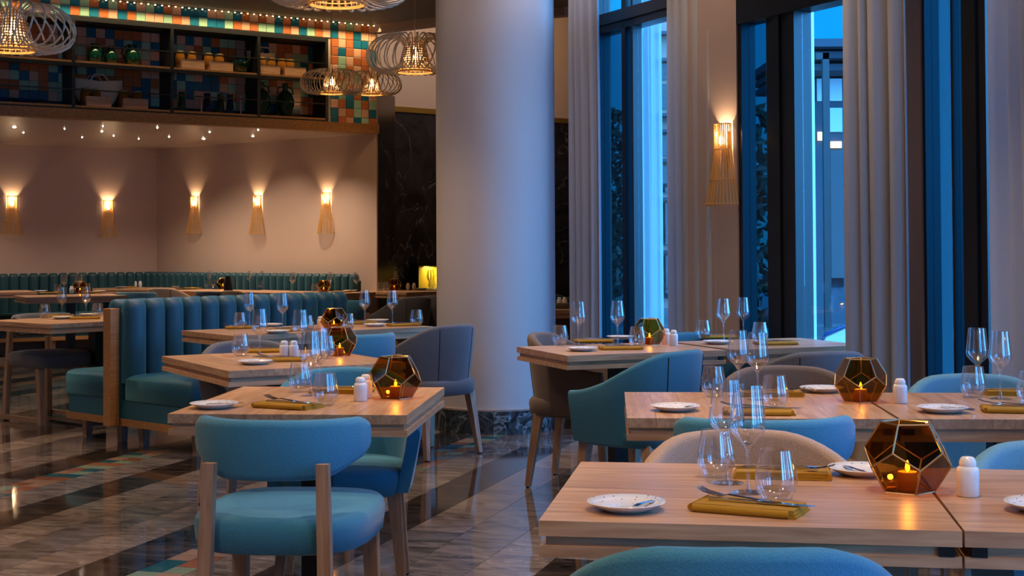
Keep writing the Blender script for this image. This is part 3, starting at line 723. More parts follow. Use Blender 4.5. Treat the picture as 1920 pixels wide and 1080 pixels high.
# rattan chair on the terrace: only its hooped back shows
oc = tag(obj('terrace_chair', None, None, (P(1590, 9.4), 9.4, -0.07)), 'blue hoop-backed terrace chair outside the middle window', 'chair')
mb = MB(); mb.tube([(-0.24, 0, 0.40), (-0.23, .02, 0.6), (-0.15, .05, 0.74), (0, .06, 0.80), (0.15, .05, 0.74), (0.23, .02, 0.6), (0.24, 0, 0.40)], 0.012, 8); obj('back_hoop', mb.mesh('back_hoop', BLUE_C), oc)
mb = MB(); mb.add([(-0.22, .01, 0.45), (-0.21, .03, 0.6), (-0.14, .05, 0.72), (0, .06, 0.78), (0.14, .05, 0.72), (0.21, .03, 0.6), (0.22, .01, 0.45), (-0.22, .03, 0.45), (-0.21, .05, 0.6), (-0.14, .07, 0.72), (0, .08, 0.78), (0.14, .07, 0.72), (0.21, .05, 0.6), (0.22, .03, 0.45)],
       [(0, 1, 2, 3, 4, 5, 6), (13, 12, 11, 10, 9, 8, 7)] + [(i, i + 7, (i + 1) % 7 + 7, (i + 1) % 7) for i in range(7)]); obj('back_panel', mb.mesh('back_panel', OUTW, False), oc)
mb = MB(); mb.box(-0.23, 0.23, -0.4, 0.03, 0.42, 0.45); obj('seat', mb.mesh('seat', BLUE_C, False), oc)
for sx_, sy_ in ((-1, -0.37), (1, -0.37), (-1, 0), (1, 0)):
    mb = MB(); mb.tube([(sx_ * .22, sy_, 0), (sx_ * .21, sy_, 0.42)], 0.012, 8); obj('leg', mb.mesh('leg', BLUE_C), oc)

# ------------------------------------------------------------------ banquettes
def channel_mesh(w, h, dep, mat, name='channel'):
    mb = MB(); n = 14; rings = []
    prof = [(0.0, 1.0)] + [(h - dep * 0.9, 1.0)] + [(h - dep * 0.9 + dep * 0.9 * sin(a), max(0.12, cos(a))) for a in (0.5, 0.95, 1.3, 1.55)]
    for z, k in prof:
        ring = []
        for j in range(n):
            a = 2 * pi * j / n; cx, sy = cos(a), sin(a)
            ex = 0.8
            x = (abs(cx) ** ex) * (1 if cx > 0 else -1) * w / 2 * (0.55 + 0.45 * k); y = (abs(sy) ** ex) * (1 if sy > 0 else -1) * dep * k
            ring.append((x, y, z))
        rings.append(ring)
    mb.loops(rings); return mb.mesh(name, mat, True, 1.4)
def cushion_mesh(L, D, z0, z1, mat, name, r=0.03):
    mb = MB(); rings = []
    for z, k in ((z0, r * .6), (z0 + r * .5, 0.0), (z1 - r, 0.0), (z1 - r * .35, r * .35), (z1, r * 1.1), (z1 + 0.006, r * 3)):
        x, y = L / 2 - k, D / 2 - k; c = 0.02
        rings.append([(x - c, -y, z), (x, -y + c, z), (x, y - c, z), (x - c, y, z), (-x + c, y, z), (-x, y - c, z), (-x, -y + c, z), (-x + c, -y, z)])
    mb.loops(rings); return mb.mesh(name, mat, True, 0.9)
def banquette(kind, a, b, nrm, n, label, cat='banquette', group=None, zt=0.94, mat=VELVET2, dep=0.60, th=0.055, wood=True):
    """seat along plan line a->b; nrm points from the back towards the sitter"""
    a = Vector(a); b = Vector(b); d = (b - a); L = d.length; d.normalize(); nrm = Vector(nrm).normalized()
    e_ = tag(obj(kind, None, None, ((a.x + b.x) / 2, (a.y + b.y) / 2, 0), atan2(d.y, d.x)), label, cat, group)
    sgn = 1 if Vector((-d.y, d.x)).dot(nrm) > 0 else -1          # sitter side in local y
    me = channel_mesh(L / n * 0.99, zt - 0.40, th, mat)
    for i in range(n):
        o = obj('channel', me, e_, (-L / 2 + L * (i + .5) / n, sgn * th * 0.5, 0.40))
    c = obj('seat_cushion', cushion_mesh(L, dep, 0.285, 0.455, mat, 'seat_cushion'), e_, (0, sgn * (dep / 2 + 0.03), 0))
    mb = MB(); mb.box(-L / 2 + .01, L / 2 - .01, min(0, sgn * (dep - .01)), max(0, sgn * (dep - .01)), 0.175, 0.29)
    obj('seat_base', mb.mesh('seat_base', mat, False), e_)
    mb = MB(); mb.box(-L / 2, L / 2, min(-.02, sgn * (dep + .01)), max(.02, sgn * (dep + .01)), 0.13, 0.175)
    obj('rail', mb.mesh('rail', OAK_TRIM, False), e_)
    mb = MB(); mb.box(-L / 2, L / 2, -0.02 if sgn > 0 else 0.0, 0.0 if sgn > 0 else 0.02, 0.13, zt - 0.08)
    obj('back_board', mb.mesh('back_board', mat, False), e_)
    for x in [-L / 2 + .12 + (L - .24) * k / max(1, int(L / 1.2)) for k in range(max(1, int(L / 1.2)) + 1)]:
        for y in (0.08, dep - 0.06):
            mb = MB(); mb.bar((x, sgn * y, 0.13), (x, sgn * y, 0), 0.028, 0.022); obj('leg', mb.mesh('leg', OAK_LEG, False), e_)
    return e_, sgn
nl = Vector(((AC[1] - AL[1]), -(AC[0] - AL[0])))
if nl.y > 0: nl = -nl
nr = Vector(((AR[1] - AC[1]), -(AR[0] - AC[0])))
if nr.y > 0: nr = -nr
nl.normalize(); nr.normalize()
AC2 = Vector(AC) + nl * 0.12 + nr * 0.12
AL2 = Vector(ext(AC, AL, 0.9)) + nl * 0.10
AR2 = Vector(AR) + nr * 0.12 - (Vector(AR) - Vector(AC)).normalized() * 0.16
banquette('banquette', AL2, AC2, nl, 23, 'teal channelled wall banquette along the left alcove wall', zt=0.95)
banquette('banquette', AC2, AR2, nr, 31, 'teal channelled wall banquette along the right alcove wall', zt=0.95)
# double booth in the middle: two benches back to back with an oak end post
BP = Vector(p2(at(209, 785, 0.175))); bd = Vector((0.67, 0.742)).normalized(); bn = Vector((bd.y, -bd.x))   # bn: towards camera right
fa = BP + bn * 0.045 + bd * 0.04
banquette('booth_bench', fa, fa + bd * 1.86, bn, 13, 'teal velvet booth bench facing the left row of tables', zt=0.94, mat=VELVET, dep=0.72, th=0.075)
ba = BP - bn * 0.045 + bd * 0.04
banquette('booth_bench', ba, ba + bd * 1.86, -bn, 13, 'teal velvet booth bench facing away to the left tables', zt=0.935, mat=VELVET, dep=0.56, th=0.06)
ang = atan2(bd.y, bd.x)
tag(bevel(obj('booth_end_post', MB().box(-0.035, 0.032, -0.043, 0.043, 0.13, 0.88).mesh('booth_end_post', OAK_TRIM, False), None, (BP.x, BP.y, 0), ang)), 'upright oak end post of the teal double booth', 'post')

# ------------------------------------------------------------------ tables
def table(c, ang, w, d, label, along='x', n=7, blocks=(), group=None):
    e_ = tag(obj('dining_table', None, None, (c[0], c[1], 0), ang), label, 'table', group)
    mt = OAK_X if along == 'x' else OAK_Y
    top = obj('tabletop', MB().box(-w / 2 + .004, w / 2 - .004, -d / 2 + .004, d / 2 - .004, 0.722, 0.735).mesh('tabletop', mt, False), e_)
    if along == 'x':
        me = MB().box(-w / 2, w / 2, -d / n / 2 + .0004, d / n / 2 - .0004, 0.721, 0.75).mesh('plank', mt, False)
        for i in range(n): obj('plank', me, top, (0, -d / 2 + d * (i + .5) / n, 0))
    else:
        me = MB().box(-w / n / 2 + .0004, w / n / 2 - .0004, -d / 2, d / 2, 0.721, 0.75).mesh('plank', mt, False)
        for i in range(n): obj('plank', me, top, (-w / 2 + w * (i + .5) / n, 0, 0))
    i_ = 0.012
    obj('slide_rail', MB().box(-w / 2 + i_, w / 2 - i_, -d / 2 + i_, d / 2 - i_, 0.702, 0.7205).mesh('slide_rail', OAK_X, False), e_)
    obj('lower_leaf', MB().box(-w / 2, w / 2, -d / 2 + .004, d / 2 - .004, 0.682, 0.702).mesh('lower_leaf', OAK_X, False), e_)
    for s_ in blocks:
        obj('lock_block', MB().box(s_ * (w / 2 - .026) - .014, s_ * (w / 2 - .026) + .014, -d / 2 + .003, -d / 2 + .02, 0.7022, 0.7202).mesh('lock_block', BLACK, False), e_)
    obj('column_post', MB().box(-.045, .045, -.045, .045, 0.03, 0.682).mesh('column_post', BLACK, False), e_)
    mb = MB(); mb.box(-.24, .24, -.24, .24, 0.0, 0.012); mb.box(-.10, .10, -.10, .10, 0.012, 0.03)
    obj('base_plate', mb.mesh('base_plate', BLACK, False), e_)
    return e_
def tcorner(px, py, ang, w, d, z=0.75):          # centre of a table from its front left corner pixel
    q = at(px, py, z); x = Vector((cos(ang), sin(ang))); y = Vector((-sin(ang), cos(ang)))
    c = Vector((q.x, q.y)) + x * w / 2 + y * d / 2; return (c.x, c.y), x, y
an = radians(-9)
c, tx, ty = tcorner(1010, 976, an, 0.772, 0.74)
table(c, an, 0.772, 0.74, 'nearest oak table, blue chair in front of it', 'x', 8, (1,))
c2 = Vector(c) + tx * (0.772 + 0.007); table((c2.x, c2.y), an - 0.006, 0.772, 0.74, 'oak table cut off by the bottom right corner', 'x', 8, (-1,))
an = radians(-4)
c, tx, ty = tcorner(1175, 784, an, 0.80, 0.76)
table(c, an, 0.80, 0.76, 'second oak table on the right, behind the beige tub chair', 'y', 9, (1,))
c2 = Vector(c) + tx * (0.80 + 0.01); table((c2.x, c2.y), an, 0.80, 0.76, 'oak table at the right edge before the right window', 'y', 9, (-1,))
an = radians(21)
c, tx, ty = tcorner(1064, 667, an, 0.85, 0.66)
table(c, an, 0.85, 0.66, 'oak table right of the column with a corner towards us', 'x', 7, (1,))
c2 = Vector(c) + tx * (0.85 + 0.01); table((c2.x, c2.y), an, 0.78, 0.66, 'oak table under the tall window sconce', 'x', 7, (-1,))
an = radians(-5)
c, tx, ty = tcorner(314, 776, an, 0.755, 0.86)
table(c, an, 0.755, 0.86, 'front oak table of the left row, behind the open-back chair', 'y', 9)
an = radians(30)
c, tx, ty = tcorner(429, 696, an, 0.82, 0.98)
table(c, an, 0.82, 0.98, 'middle oak table of the left row', 'y', 8)
an = radians(38)
c, tx, ty = tcorner(440, 630, an, 1.42, 0.72)
table(c, an, 1.42, 0.72, 'long oak table by the teal booth bench', 'x', 8)
an = radians(50)
c, tx, ty = tcorner(95, 608, an, 1.3, 0.85)
table(c, an, 1.3, 0.85, 'oak table left of the booth end post', 'y', 12)
def table_c(px, py, ang, w, d, label, along='x'):
    q = at(px, py, 0.75); table((q.x, q.y), radians(ang), w, d, label, along, 6)
table_c(132, 554, 28, 1.05, 0.8, 'far oak table before the left wall banquette')
table_c(-30, 547, 28, 1.1, 0.8, 'far oak table cut by the left edge of the picture')
table_c(278, 538.5, -12, 1.15, 0.85, 'far oak table near the alcove corner')
table_c(395, 544.5, -40, 1.0, 0.7, 'far oak table with a black flask before the right alcove wall')
table_c(505, 546.5, -40, 1.0, 0.7, 'far oak table below the middle sconce of the right alcove wall')
table_c(622, 548.3, -40, 0.78, 0.62, 'far oak table below the rightmost alcove sconce')
table_c(752, 546, -40, 0.78, 0.62, 'far oak table in front of the black marble pillar')
table_c(822, 541.5, 0, 0.6, 0.6, 'far oak table half hidden behind the column')
table_c(1062, 578, 20, 0.5, 0.6, 'far oak table peeking out right of the column')

# ------------------------------------------------------------------ chairs
def sm(x): x = max(0, min(1, x)); return x * x * (3 - 2 * x)
TUB = {}
def tub_meshes(mat, key):
    if key in TUB: return TUB[key]
    path = []; na, nb = 5, 26; rx, ry, ya = 0.30, 0.28, 0.20
    for i in range(na): path.append((rx - 0.012 * (1 - i / na), ya - ya * i / na))
    for i in range(nb + 1):
        a = -pi * i / nb; path.append((rx * cos(a), ry * sin(a)))
    for i in range(1, na + 1): path.append((-rx + 0.012 * i / na, ya * i / na))
    L = len(path); rings = []; zb, th = 0.385, 0.045
    for i, (x, y) in enumerate(path):
        u = abs(i / (L - 1) * 2 - 1)
        zt = 0.80 - 0.165 * sm((u - 0.18) / 0.82) - 0.02 * u
        p = Vector((x, y)); q0 = Vector(path[max(0, i - 1)]); q1 = Vector(path[min(L - 1, i + 1)]); t = (q1 - q0).normalized(); nn = Vector((-t.y, t.x))
        if nn.dot(p) > 0: nn = -nn
        if y > 0: nn = Vector((-1 if x > 0 else 1, 0))
        hgt = zt - zb; ring = []
        def pt(off, z):
            tap = 0.045 * (1 - (z - zb) / hgt) ** 1.3
            q = p + nn * (off + tap); return (q.x, q.y, z)
        for z in (zb, zb + hgt * .3, zb + hgt * .65, zt - .02): ring.append(pt(0, z))
        ring += [pt(.004, zt - .008), pt(.014, zt), pt(th - .014, zt), pt(th - .004, zt - .008)]
        for z in (zt - .02, zb + hgt * .65, zb + hgt * .3, zb): ring.append(pt(th, z))
        rings.append(ring)
    shell = MB().loops(rings).mesh('shell', mat, True, 0.9)
    seam = [MB().tube([Vector(rings[i][j]) for j in range(0, 4)], 0.0026, 5).mesh('seam', SEAM) for i in (na + 9, na + nb - 9)]
    def seat(hx, hy, z0, z1, yc, nm):
        R = []; n = 28
        for z, k in ((z0, .91), (z0 + .010, .975), (z1 - .035, 1.0), (z1 - .014, .985), (z1 - .003, .945), (z1 + .003, .82), (z1 + .008, .45)):
            ring = []
            for j in range(n):
                a = 2 * pi * j / n; cx, sy = cos(a), sin(a); ex = .62
                ring.append((hx * k * (abs(cx) ** ex) * (1 if cx > 0 else -1), yc + hy * k * (abs(sy) ** ex) * (1 if sy > 0 else -1), z))
            R.append(ring)
        return MB().loops(R).mesh(nm, mat, True, 1.0)
    st = seat(0.252, 0.255, 0.372, 0.468, 0.0, 'seat')
    ost = seat(0.262, 0.295, 0.405, 0.508, 0.05, 'seat')
    legs = []
    for sx_ in (-1, 1):
        for (y, sp_) in ((0.17, 0.03), (-0.17, -0.05)):
            legs.append(MB().bar((sx_ * .19, y, .385), (sx_ * .225, y + sp_, 0.008), .024, .014, tw=0).mesh('leg', OAK_LEG, False))
    glides = [MB().lathe([(.011, 0), (.011, .010)], 8, c=(sx_ * .225, y, 0)).mesh('glide', BLACK) for sx_ in (-1, 1) for y in (0.20, -0.22)]
    # open-back chair pieces: curved back pad between two long legs
    R = []; n = 24
    for i in range(n + 1):
        u = i / n * 2 - 1; a = u * 1.12
        x = 0.292 * sin(a); y = -0.235 + 0.20 * (1 - cos(a)) / (1 - cos(1.12)) * 0.85
        t = Vector((0.292 * cos(a), 0.30 * sin(a))).normalized(); nn = Vector((-t.y, t.x))
        e2 = abs(u); zb2 = 0.612 + 0.052 * sm((e2 - .45) / .55); zt2 = 0.782 - 0.004 * e2
        if e2 > 0.93: zb2 += .02; zt2 -= .012
        th2 = 0.048 if e2 < .93 else .036
        ring = []
        for (o_, z) in ((0, zb2 + .02), (0, zt2 - .02), (.006, zt2 - .006), (.016, zt2), (th2 - .016, zt2), (th2 - .006, zt2 - .006), (th2, zt2 - .02), (th2, zb2 + .02), (th2 - .006, zb2 + .006), (th2 - .016, zb2), (.016, zb2), (.006, zb2 + .006)):
            q = Vector((x, y)) + nn * (o_ if True else 0); ring.append((q.x, q.y, z))
        R.append(ring)
    back = MB().loops(R).mesh('backrest', mat, True, 0.9)
    rear = [MB().bar((sx_ * .162, -.238, .665), (sx_ * .182, -.268, 0.0), .017, .021).mesh('rear_leg', OAK_LEG, False) for sx_ in (-1, 1)]
    front = [MB().bar((sx_ * .205, .20, .40), (sx_ * .212, .235, 0.0), .023, .018).mesh('front_leg', OAK_LEG, False) for sx_ in (-1, 1)]
    strt = [MB().box(min(sx_ * .19, sx_ * .215), max(sx_ * .19, sx_ * .215), -.26, .23, 0.012, 0.045).mesh('stretcher', OAK_LEG, False) for sx_ in (-1, 1)]
    cross = MB().box(-.17, .17, -.248, -.222, .40, .43).mesh('back_stretcher', OAK_LEG, False)
    TUB[key] = dict(shell=shell, seam=seam, seat=st, legs=legs, glides=glides, oseat=ost, back=back, rear=rear, front=front, strt=strt, cross=cross)
    return TUB[key]
FAB = dict(blue=F_BLUE, pale=F_PALE, teal=F_TEAL, grey=F_GREY, beige=F_BEIGE, taupe=F_TAUPE)
def chair(kind, fab, x, y, h, label, scale=1.0, seams=True):
    T = tub_meshes(FAB[fab], fab)
    if kind == 'tub':
        parts = [('shell', T['shell'], None, [('seam', q_) for q_ in T['seam']] if seams else []), ('seat', T['seat'])]
        parts += [('leg', l_, None, [('glide', g_)]) for l_, g_ in zip(T['legs'], T['glides'])]
        nm = 'tub_chair'
    else:
        parts = [('backrest', T['back']), ('seat', T['oseat'])]
        parts += [('leg', l_) for l_ in T['rear'] + T['front']] + [('stretcher', l_) for l_ in T['strt']]
        nm = 'dining_chair'
    return assembly(nm, parts, (x, y, 0), -radians(h), label, 'chair', None, scale)
chair('open', 'blue', -0.665, 4.22, 6, 'blue open-back dining chair nearest on the left')
chair('tub', 'blue', -0.63, 5.30, 177, 'blue tub chair tucked under the front left table, facing us')
chair('tub', 'grey', -0.52, 8.70, -48, 'big blue-grey tub chair left of the column')
chair('tub', 'grey', -1.24, 6.98, 149, 'grey tub chair beyond the middle table of the left row')
chair('open', 'blue', -0.92, 8.05, -40, 'blue open-back chair at the long table, half hidden by the amber lantern')
chair('tub', 'teal', 0.585, 6.52, -50, 'blue-green tub chair right of the column, in front of the corner table')
chair('tub', 'taupe', 0.36, 7.62, 110, 'brown tub chair right against the column')
chair('tub', 'teal', 1.05, 7.68, 160, 'teal tub chair beyond the table under the sconce', 0.98)
chair('tub', 'grey', 1.32, 6.50, -16, 'grey tub chair before the table under the sconce')
chair('tub', 'taupe', 1.04, 5.28, 180, 'grey-brown tub chair beyond the second right table')
chair('tub', 'pale', 1.64, 4.90, 180, 'light blue tub chair in front of the right window')
chair('open', 'blue', 0.72, 4.16, -2, 'blue open-back chair behind the nearest beige tub chair')
chair('tub', 'beige', 0.585, 3.38, 174, 'beige tub chair on the far side of the nearest table')
chair('tub', 'grey', 1.52, 4.02, -42, 'dark grey tub chair at the right edge before the second table')
chair('tub', 'pale', 1.30, 3.16, 176, 'light blue tub chair at the right edge behind the white shaker')
chair('tub', 'blue', 0.365, 2.47, 3, 'blue tub chair cut by the bottom edge, nearest to us', 1.0, False)
chair('open', 'grey', -3.43, 10.52, 128, 'grey open-back chair left of the booth end post')
chair('tub', 'grey', -1.06, 13.5, -45, 'navy tub chair behind the long table')
chair('open', 'blue', -1.60, 13.0, -40, 'small blue open-back chair in front of the far right table')
chair('tub', 'grey', -0.74, 13.9, -10, 'dark tub chair half hidden by the left side of the column')
chair('open', 'pale', -4.12, 15.75, 20, 'pale open-back chair at the far left table')
chair('tub', 'beige', -4.00, 16.75, 20, 'beige tub chair in the middle of the alcove')
chair('open', 'grey', -3.28, 15.9, 20, 'grey open-back chair before the black flask')
chair('tub', 'beige', -2.9, 15.6, 40, 'beige tub chair behind the booth, before the far tables')
chair('tub', 'teal', 0.42, 13.6, 150, 'teal tub chair glimpsed between column and curtain')
chair('tub', 'taupe', 0.345, 11.9, 0, 'brown tub chair under the table peeking out right of the column')

# ------------------------------------------------------------------ tableware
# wine glass: bowl, stem, foot
bowl_p = [(0.0045, 0.094), (0.010, 0.100), (0.022, 0.112), (0.033, 0.124), (0.0385, 0.136), (0.0375, 0.150), (0.034, 0.180), (0.0305, 0.210), (0.0290, 0.226)]
inn = [(r - 0.0011, z + (0.004 if i < 3 else 0.001)) for i, (r, z) in enumerate(bowl_p)]
inn[-1] = (0.0280, 0.226)
W_BOWL = MB().lathe(bowl_p + list(reversed(inn[1:])) + [(0.0005, inn[1][1])], 32, True, True).mesh('bowl', GLASS, True, 1.3)
W_STEM = MB().lathe([(0.0075, 0.004), (0.0045, 0.012), (0.0036, 0.03), (0.0034, 0.07), (0.0045, 0.090), (0.0085, 0.0985), (0.0115, 0.1025)], 16).mesh('stem', GLASS_S, True, 1.0)
W_FOOT = MB().lathe([(0.036, 0.0), (0.0365, 0.0012), (0.030, 0.0028), (0.0085, 0.0055)], 32).mesh('foot', GLASS_S, True, 1.0)
tp_ = [(0.026, 0.0), (0.030, 0.004), (0.0405, 0.026), (0.0435, 0.042), (0.0415, 0.058), (0.036, 0.085), (0.0325, 0.105)]
ti_ = [(0.0318, 0.105), (0.0350, 0.085), (0.0404, 0.058), (0.0422, 0.042), (0.0388, 0.026), (0.026, 0.0135), (0.001, 0.0115)]
T_BODY = MB().lathe(tp_[2:] + ti_[:5], 32, False, False).mesh('wall', GLASS, True, 1.3)
T_BASE = MB().lathe([(0.026, 0.0), (0.030, 0.004), (0.0405, 0.026), (0.0388, 0.0262), (0.026, 0.0135), (0.001, 0.0115)], 32).mesh('base', GLASS_S, True, 1.0)
PLATE = MB().lathe([(0.042, 0.0), (0.046, 0.001), (0.062, 0.009), (0.076, 0.0165), (0.0775, 0.0175), (0.0765, 0.0185), (0.062, 0.0125), (0.046, 0.0075), (0.001, 0.0065)], 48).mesh('bread_plate', DOTTED, True, 1.2)
SHK = MB().lathe([(0.020, 0.0), (0.0225, 0.002), (0.0228, 0.052), (0.0215, 0.058), (0.0165, 0.062)], 28).mesh('body', PORC, True, 0.9)
SHK_L = MB().lathe([(0.0165, 0.0615), (0.0175, 0.065), (0.0172, 0.071), (0.0145, 0.077), (0.011, 0.0805), (0.001, 0.081)], 28).mesh('lid', PORC, True, 0.9)
# folded napkin: layers joined by a roll at one end (local x = length, roll at -x)
def napkin_mesh():
    mb = MB(); L, D = 0.105, 0.052; prof = []
    for k, (za, zb_) in enumerate(((0.0, 0.0048), (0.0054, 0.0102), (0.0108, 0.0156))):
        e = L - 0.003 * k; rings = []
        for x, dz, r_ in ((-L + .006, 0, 1.0), (-L * .6, .0008, 1.0), (0, 0, 1), (L * .6, 0.0005, 1), (e, 0, 1)):
            rings.append([(x, -D + .002 * k, za + dz), (x, D - .002 * k, za + dz), (x, D - .002 * k, zb_ + dz), (x, -D + .002 * k, zb_ + dz)])
        mb.loops(rings)
    R = []
    for i in range(9):                              # rolled edge on the -x end
        y = -D + 2 * D * i / 8; R.append([(-L + .006 - .011 * cos(a), y, .0085 + .0082 * sin(a)) for a in [(-pi / 2) + pi * j / 8 for j in range(9)]])
    mb.loops(R)
    R = []
    for i in range(9):                              # long side fold
        x = -L + .006 + (2 * L - .02) * i / 8; R.append([(x, -D + .001 - .008 * cos(a), .0078 + .0078 * sin(a)) for a in [(-pi / 2) + pi * j / 8 for j in range(9)]])
    mb.loops(R)
    return mb.mesh('folded_napkin', NAPKIN, True, 0.9)
NAP = napkin_mesh()
def fork_mesh():
    mb = MB()
    pts = [(-.10, 0, .0), (-.06, 0, .001), (0, 0, .004), (.035, 0, .006)]; ws = [.0058, .0048, .003, .0035]
    mb.loops([[(x, -w, z), (x, w, z), (x, w, z + .0026), (x, -w, z + .0026)] for (x, _, z), w in zip(pts, ws)])
    mb.loops([[(x, -w, z), (x, w, z), (x, w, z + .002), (x, -w, z + .002)] for x, w, z in ((.035, .0035, .006), (.048, .0105, .003), (.062, .012, .004))])
    for k in range(4):
        y = -.0104 + k * .0069
        mb.loops([[(x, y - w, z), (x, y + w, z), (x, y + w, z + .0018), (x, y - w, z + .0018)] for x, w, z in ((.061, .0019, .004), (.085, .0017, .008), (.103, .001, .014))])
    return mb.mesh('fork', STEEL, False)
def knife_mesh(L=.105, nm='knife'):
    mb = MB(); k = L / .105
    mb.loops([[(x * k, -w, 0), (x * k, w, 0), (x * k, w, t), (x * k, -w, t)] for x, w, t in ((-.105, .0055, .005), (-.07, .006, .0058), (-.01, .0042, .0048))])
    mb.loops([[(x * k, -w0, 0.0015), (x * k, w1, 0.0015), (x * k, w1, t + .0015), (x * k, -w0, t + .0015)] for x, w0, w1, t in ((-.01, .0042, .0042, .002), (.01, .0085, .0045, .0016), (.07, .0095, .0045, .0014), (.098, .006, .004, .001), (.105, .001, .003, .0008))])
    return mb.mesh(nm, STEEL, False)
FORK, KNIFE, BKNIFE = fork_mesh(), knife_mesh(), knife_mesh(.062, 'butter_knife')
# dodecahedral lantern: metal edges, amber panes, open top
def lantern_meshes():
    ph = (1 + 5 ** .5) / 2
    V = [Vector((x, y, z)) for x in (-1, 1) for y in (-1, 1) for z in (-1, 1)]
    for s1 in (-1, 1):
        for s2 in (-1, 1):
            V += [Vector((0, s1 / ph, s2 * ph)), Vector((s1 / ph, s2 * ph, 0)), Vector((s1 * ph, 0, s2 / ph))]
    nrm = []
    for s1 in (-1, 1):
        for s2 in (-1, 1):
            nrm += [Vector((0, s1 * ph, s2)), Vector((s1 * ph, s2, 0)), Vector((s1, 0, s2 * ph))]
    nrm = [q.normalized() for q in nrm]
    rot = nrm[0].rotation_difference(Vector((0, 0, -1))).to_matrix()
    V = [rot @ q for q in V]; nrm = [rot @ q for q in nrm]
    sc = 0.0605 / (2 / ph); V = [q * sc for q in V]
    zmin = min(q.z for q in V); V = [q + Vector((0, 0, -zmin)) for q in V]; cen = Vector((0, 0, -zmin))
    faces = []
    for nn in nrm:
        ids = sorted(range(20), key=lambda i: -(V[i] - cen).dot(nn))[:5]
        c = sum((V[i] for i in ids), Vector()) / 5; u = (V[ids[0]] - c).normalized(); w_ = nn.cross(u)
        ids.sort(key=lambda i: atan2((V[i] - c).dot(w_), (V[i] - c).dot(u))); faces.append((nn, ids))
    fr = MB(); ed = set()
    for nn, ids in faces:
        for a in range(5): ed.add(tuple(sorted((ids[a], ids[(a + 1) % 5]))))
    for a, b_ in ed: fr.tube([V[a], V[b_]], 0.0019, 6)
    for q in V: fr.lathe([(.0005, -.002), (.002, 0), (.0005, .002)], 6, c=tuple(q))
    panes = []
    for nn, ids in faces:
        if nn.z > 0.9: continue
        c = sum((V[i] for i in ids), Vector()) / 5; r0 = [c + (V[i] - c) * .985 for i in ids]
        if nn.z < -.9: r0 = [q + Vector((0, 0, .001)) for q in r0]
        panes.append(MB().loops([[q - nn * .0008 for q in r0], [q + nn * .0004 for q in r0]]).mesh('pane', AMBER, False))
    return fr.mesh('frame', BRASS, True, 0.6), panes
LFR, LPN = lantern_meshes()
C_BODY = MB().lathe([(.0185, 0), (.0195, .001), (.0195, .034), (.018, .036), (.001, .0345)], 24).mesh('wax_body', WAX, True, .8)
C_FLAME = MB().lathe([(.001, .0345), (.0035, .038), (.0052, .043), (.004, .050), (.0008, .058)], 12).mesh('flame', FLAME)
cnt = {}
GRP = dict(wine='wine glasses', tumbler='stemless tumblers', plate='bread plates', butter='butter knives', napkin='folded mustard napkins', fork='forks', knife='table knives', shaker='white shakers', lantern='amber lanterns', candle='candles in lanterns')
def put(kind, px, py, pos, tab, rot=0.0, z=0.7502, sc=1.0, tilt=None, xyz=None):
    """place tableware where its foot stands on a table top; pos and tab word the label"""
    q = xyz if xyz is not None else at(px, py, z)
    if kind == 'wine':
        return assembly('wine_glass', [('bowl', W_BOWL), ('stem', W_STEM), ('foot', W_FOOT)], q, rot, 'wine glass, %s on %s' % (pos, tab), 'wine glass', GRP[kind], sc)
    if kind == 'tumbler':
        return assembly('tumbler', [('wall', T_BODY), ('base', T_BASE)], q, rot, 'stemless tumbler, %s on %s' % (pos, tab), 'tumbler', GRP[kind], sc)
    if kind == 'shaker':
        return assembly('shaker', [('body', SHK), ('lid', SHK_L)], q, rot, 'white shaker, %s on %s' % (pos, tab), 'shaker', GRP[kind], sc)
    if kind == 'plate':
        o = obj('bread_plate', PLATE, None, q, rot); tag(o, 'dotted white bread plate, %s on %s' % (pos, tab), 'plate', GRP[kind]); o.scale = (sc,) * 3; return o
    if kind == 'butter':
        o = obj('butter_knife', BKNIFE, None, q, rot); tag(o, 'butter knife resting on the %s plate of %s' % (pos, tab), 'knife', GRP[kind]); return o
    if kind == 'napkin':
        o = obj('folded_napkin', NAP, None, q, rot); tag(o, 'folded mustard napkin, %s on %s' % (pos, tab), 'napkin', GRP[kind]); o.scale = (sc,) * 3; return o
    if kind == 'fork':
        o = obj('fork', FORK, None, q, rot); tag(o, 'fork lying on the %s napkin of %s' % (pos, tab), 'fork', GRP[kind]); return o
    if kind == 'knife':
        o = obj('table_knife', KNIFE, None, q, rot); tag(o, 'table knife lying on the %s napkin of %s' % (pos, tab), 'knife', GRP[kind]); return o
    if kind == 'lantern':
        o = assembly('candle_lantern', [('frame', LFR)] + [('pane', p_) for p_ in LPN], q, rot, 'amber glass lantern with pentagon panes, %s on %s' % (pos, tab), 'lantern', GRP[kind], sc)
        qq = Vector(q) + Vector((0, 0, .0022))
        c_ = assembly('candle', [('wax_body', C_BODY), ('flame', C_FLAME)], qq, 0, 'lit candle inside the amber lantern on %s' % tab, 'candle', GRP['candle'], sc)
        light('candle_light', 'POINT', (0, 0, .066), 0.35, (1, .5, .12), .006, parent=c_)
        return o
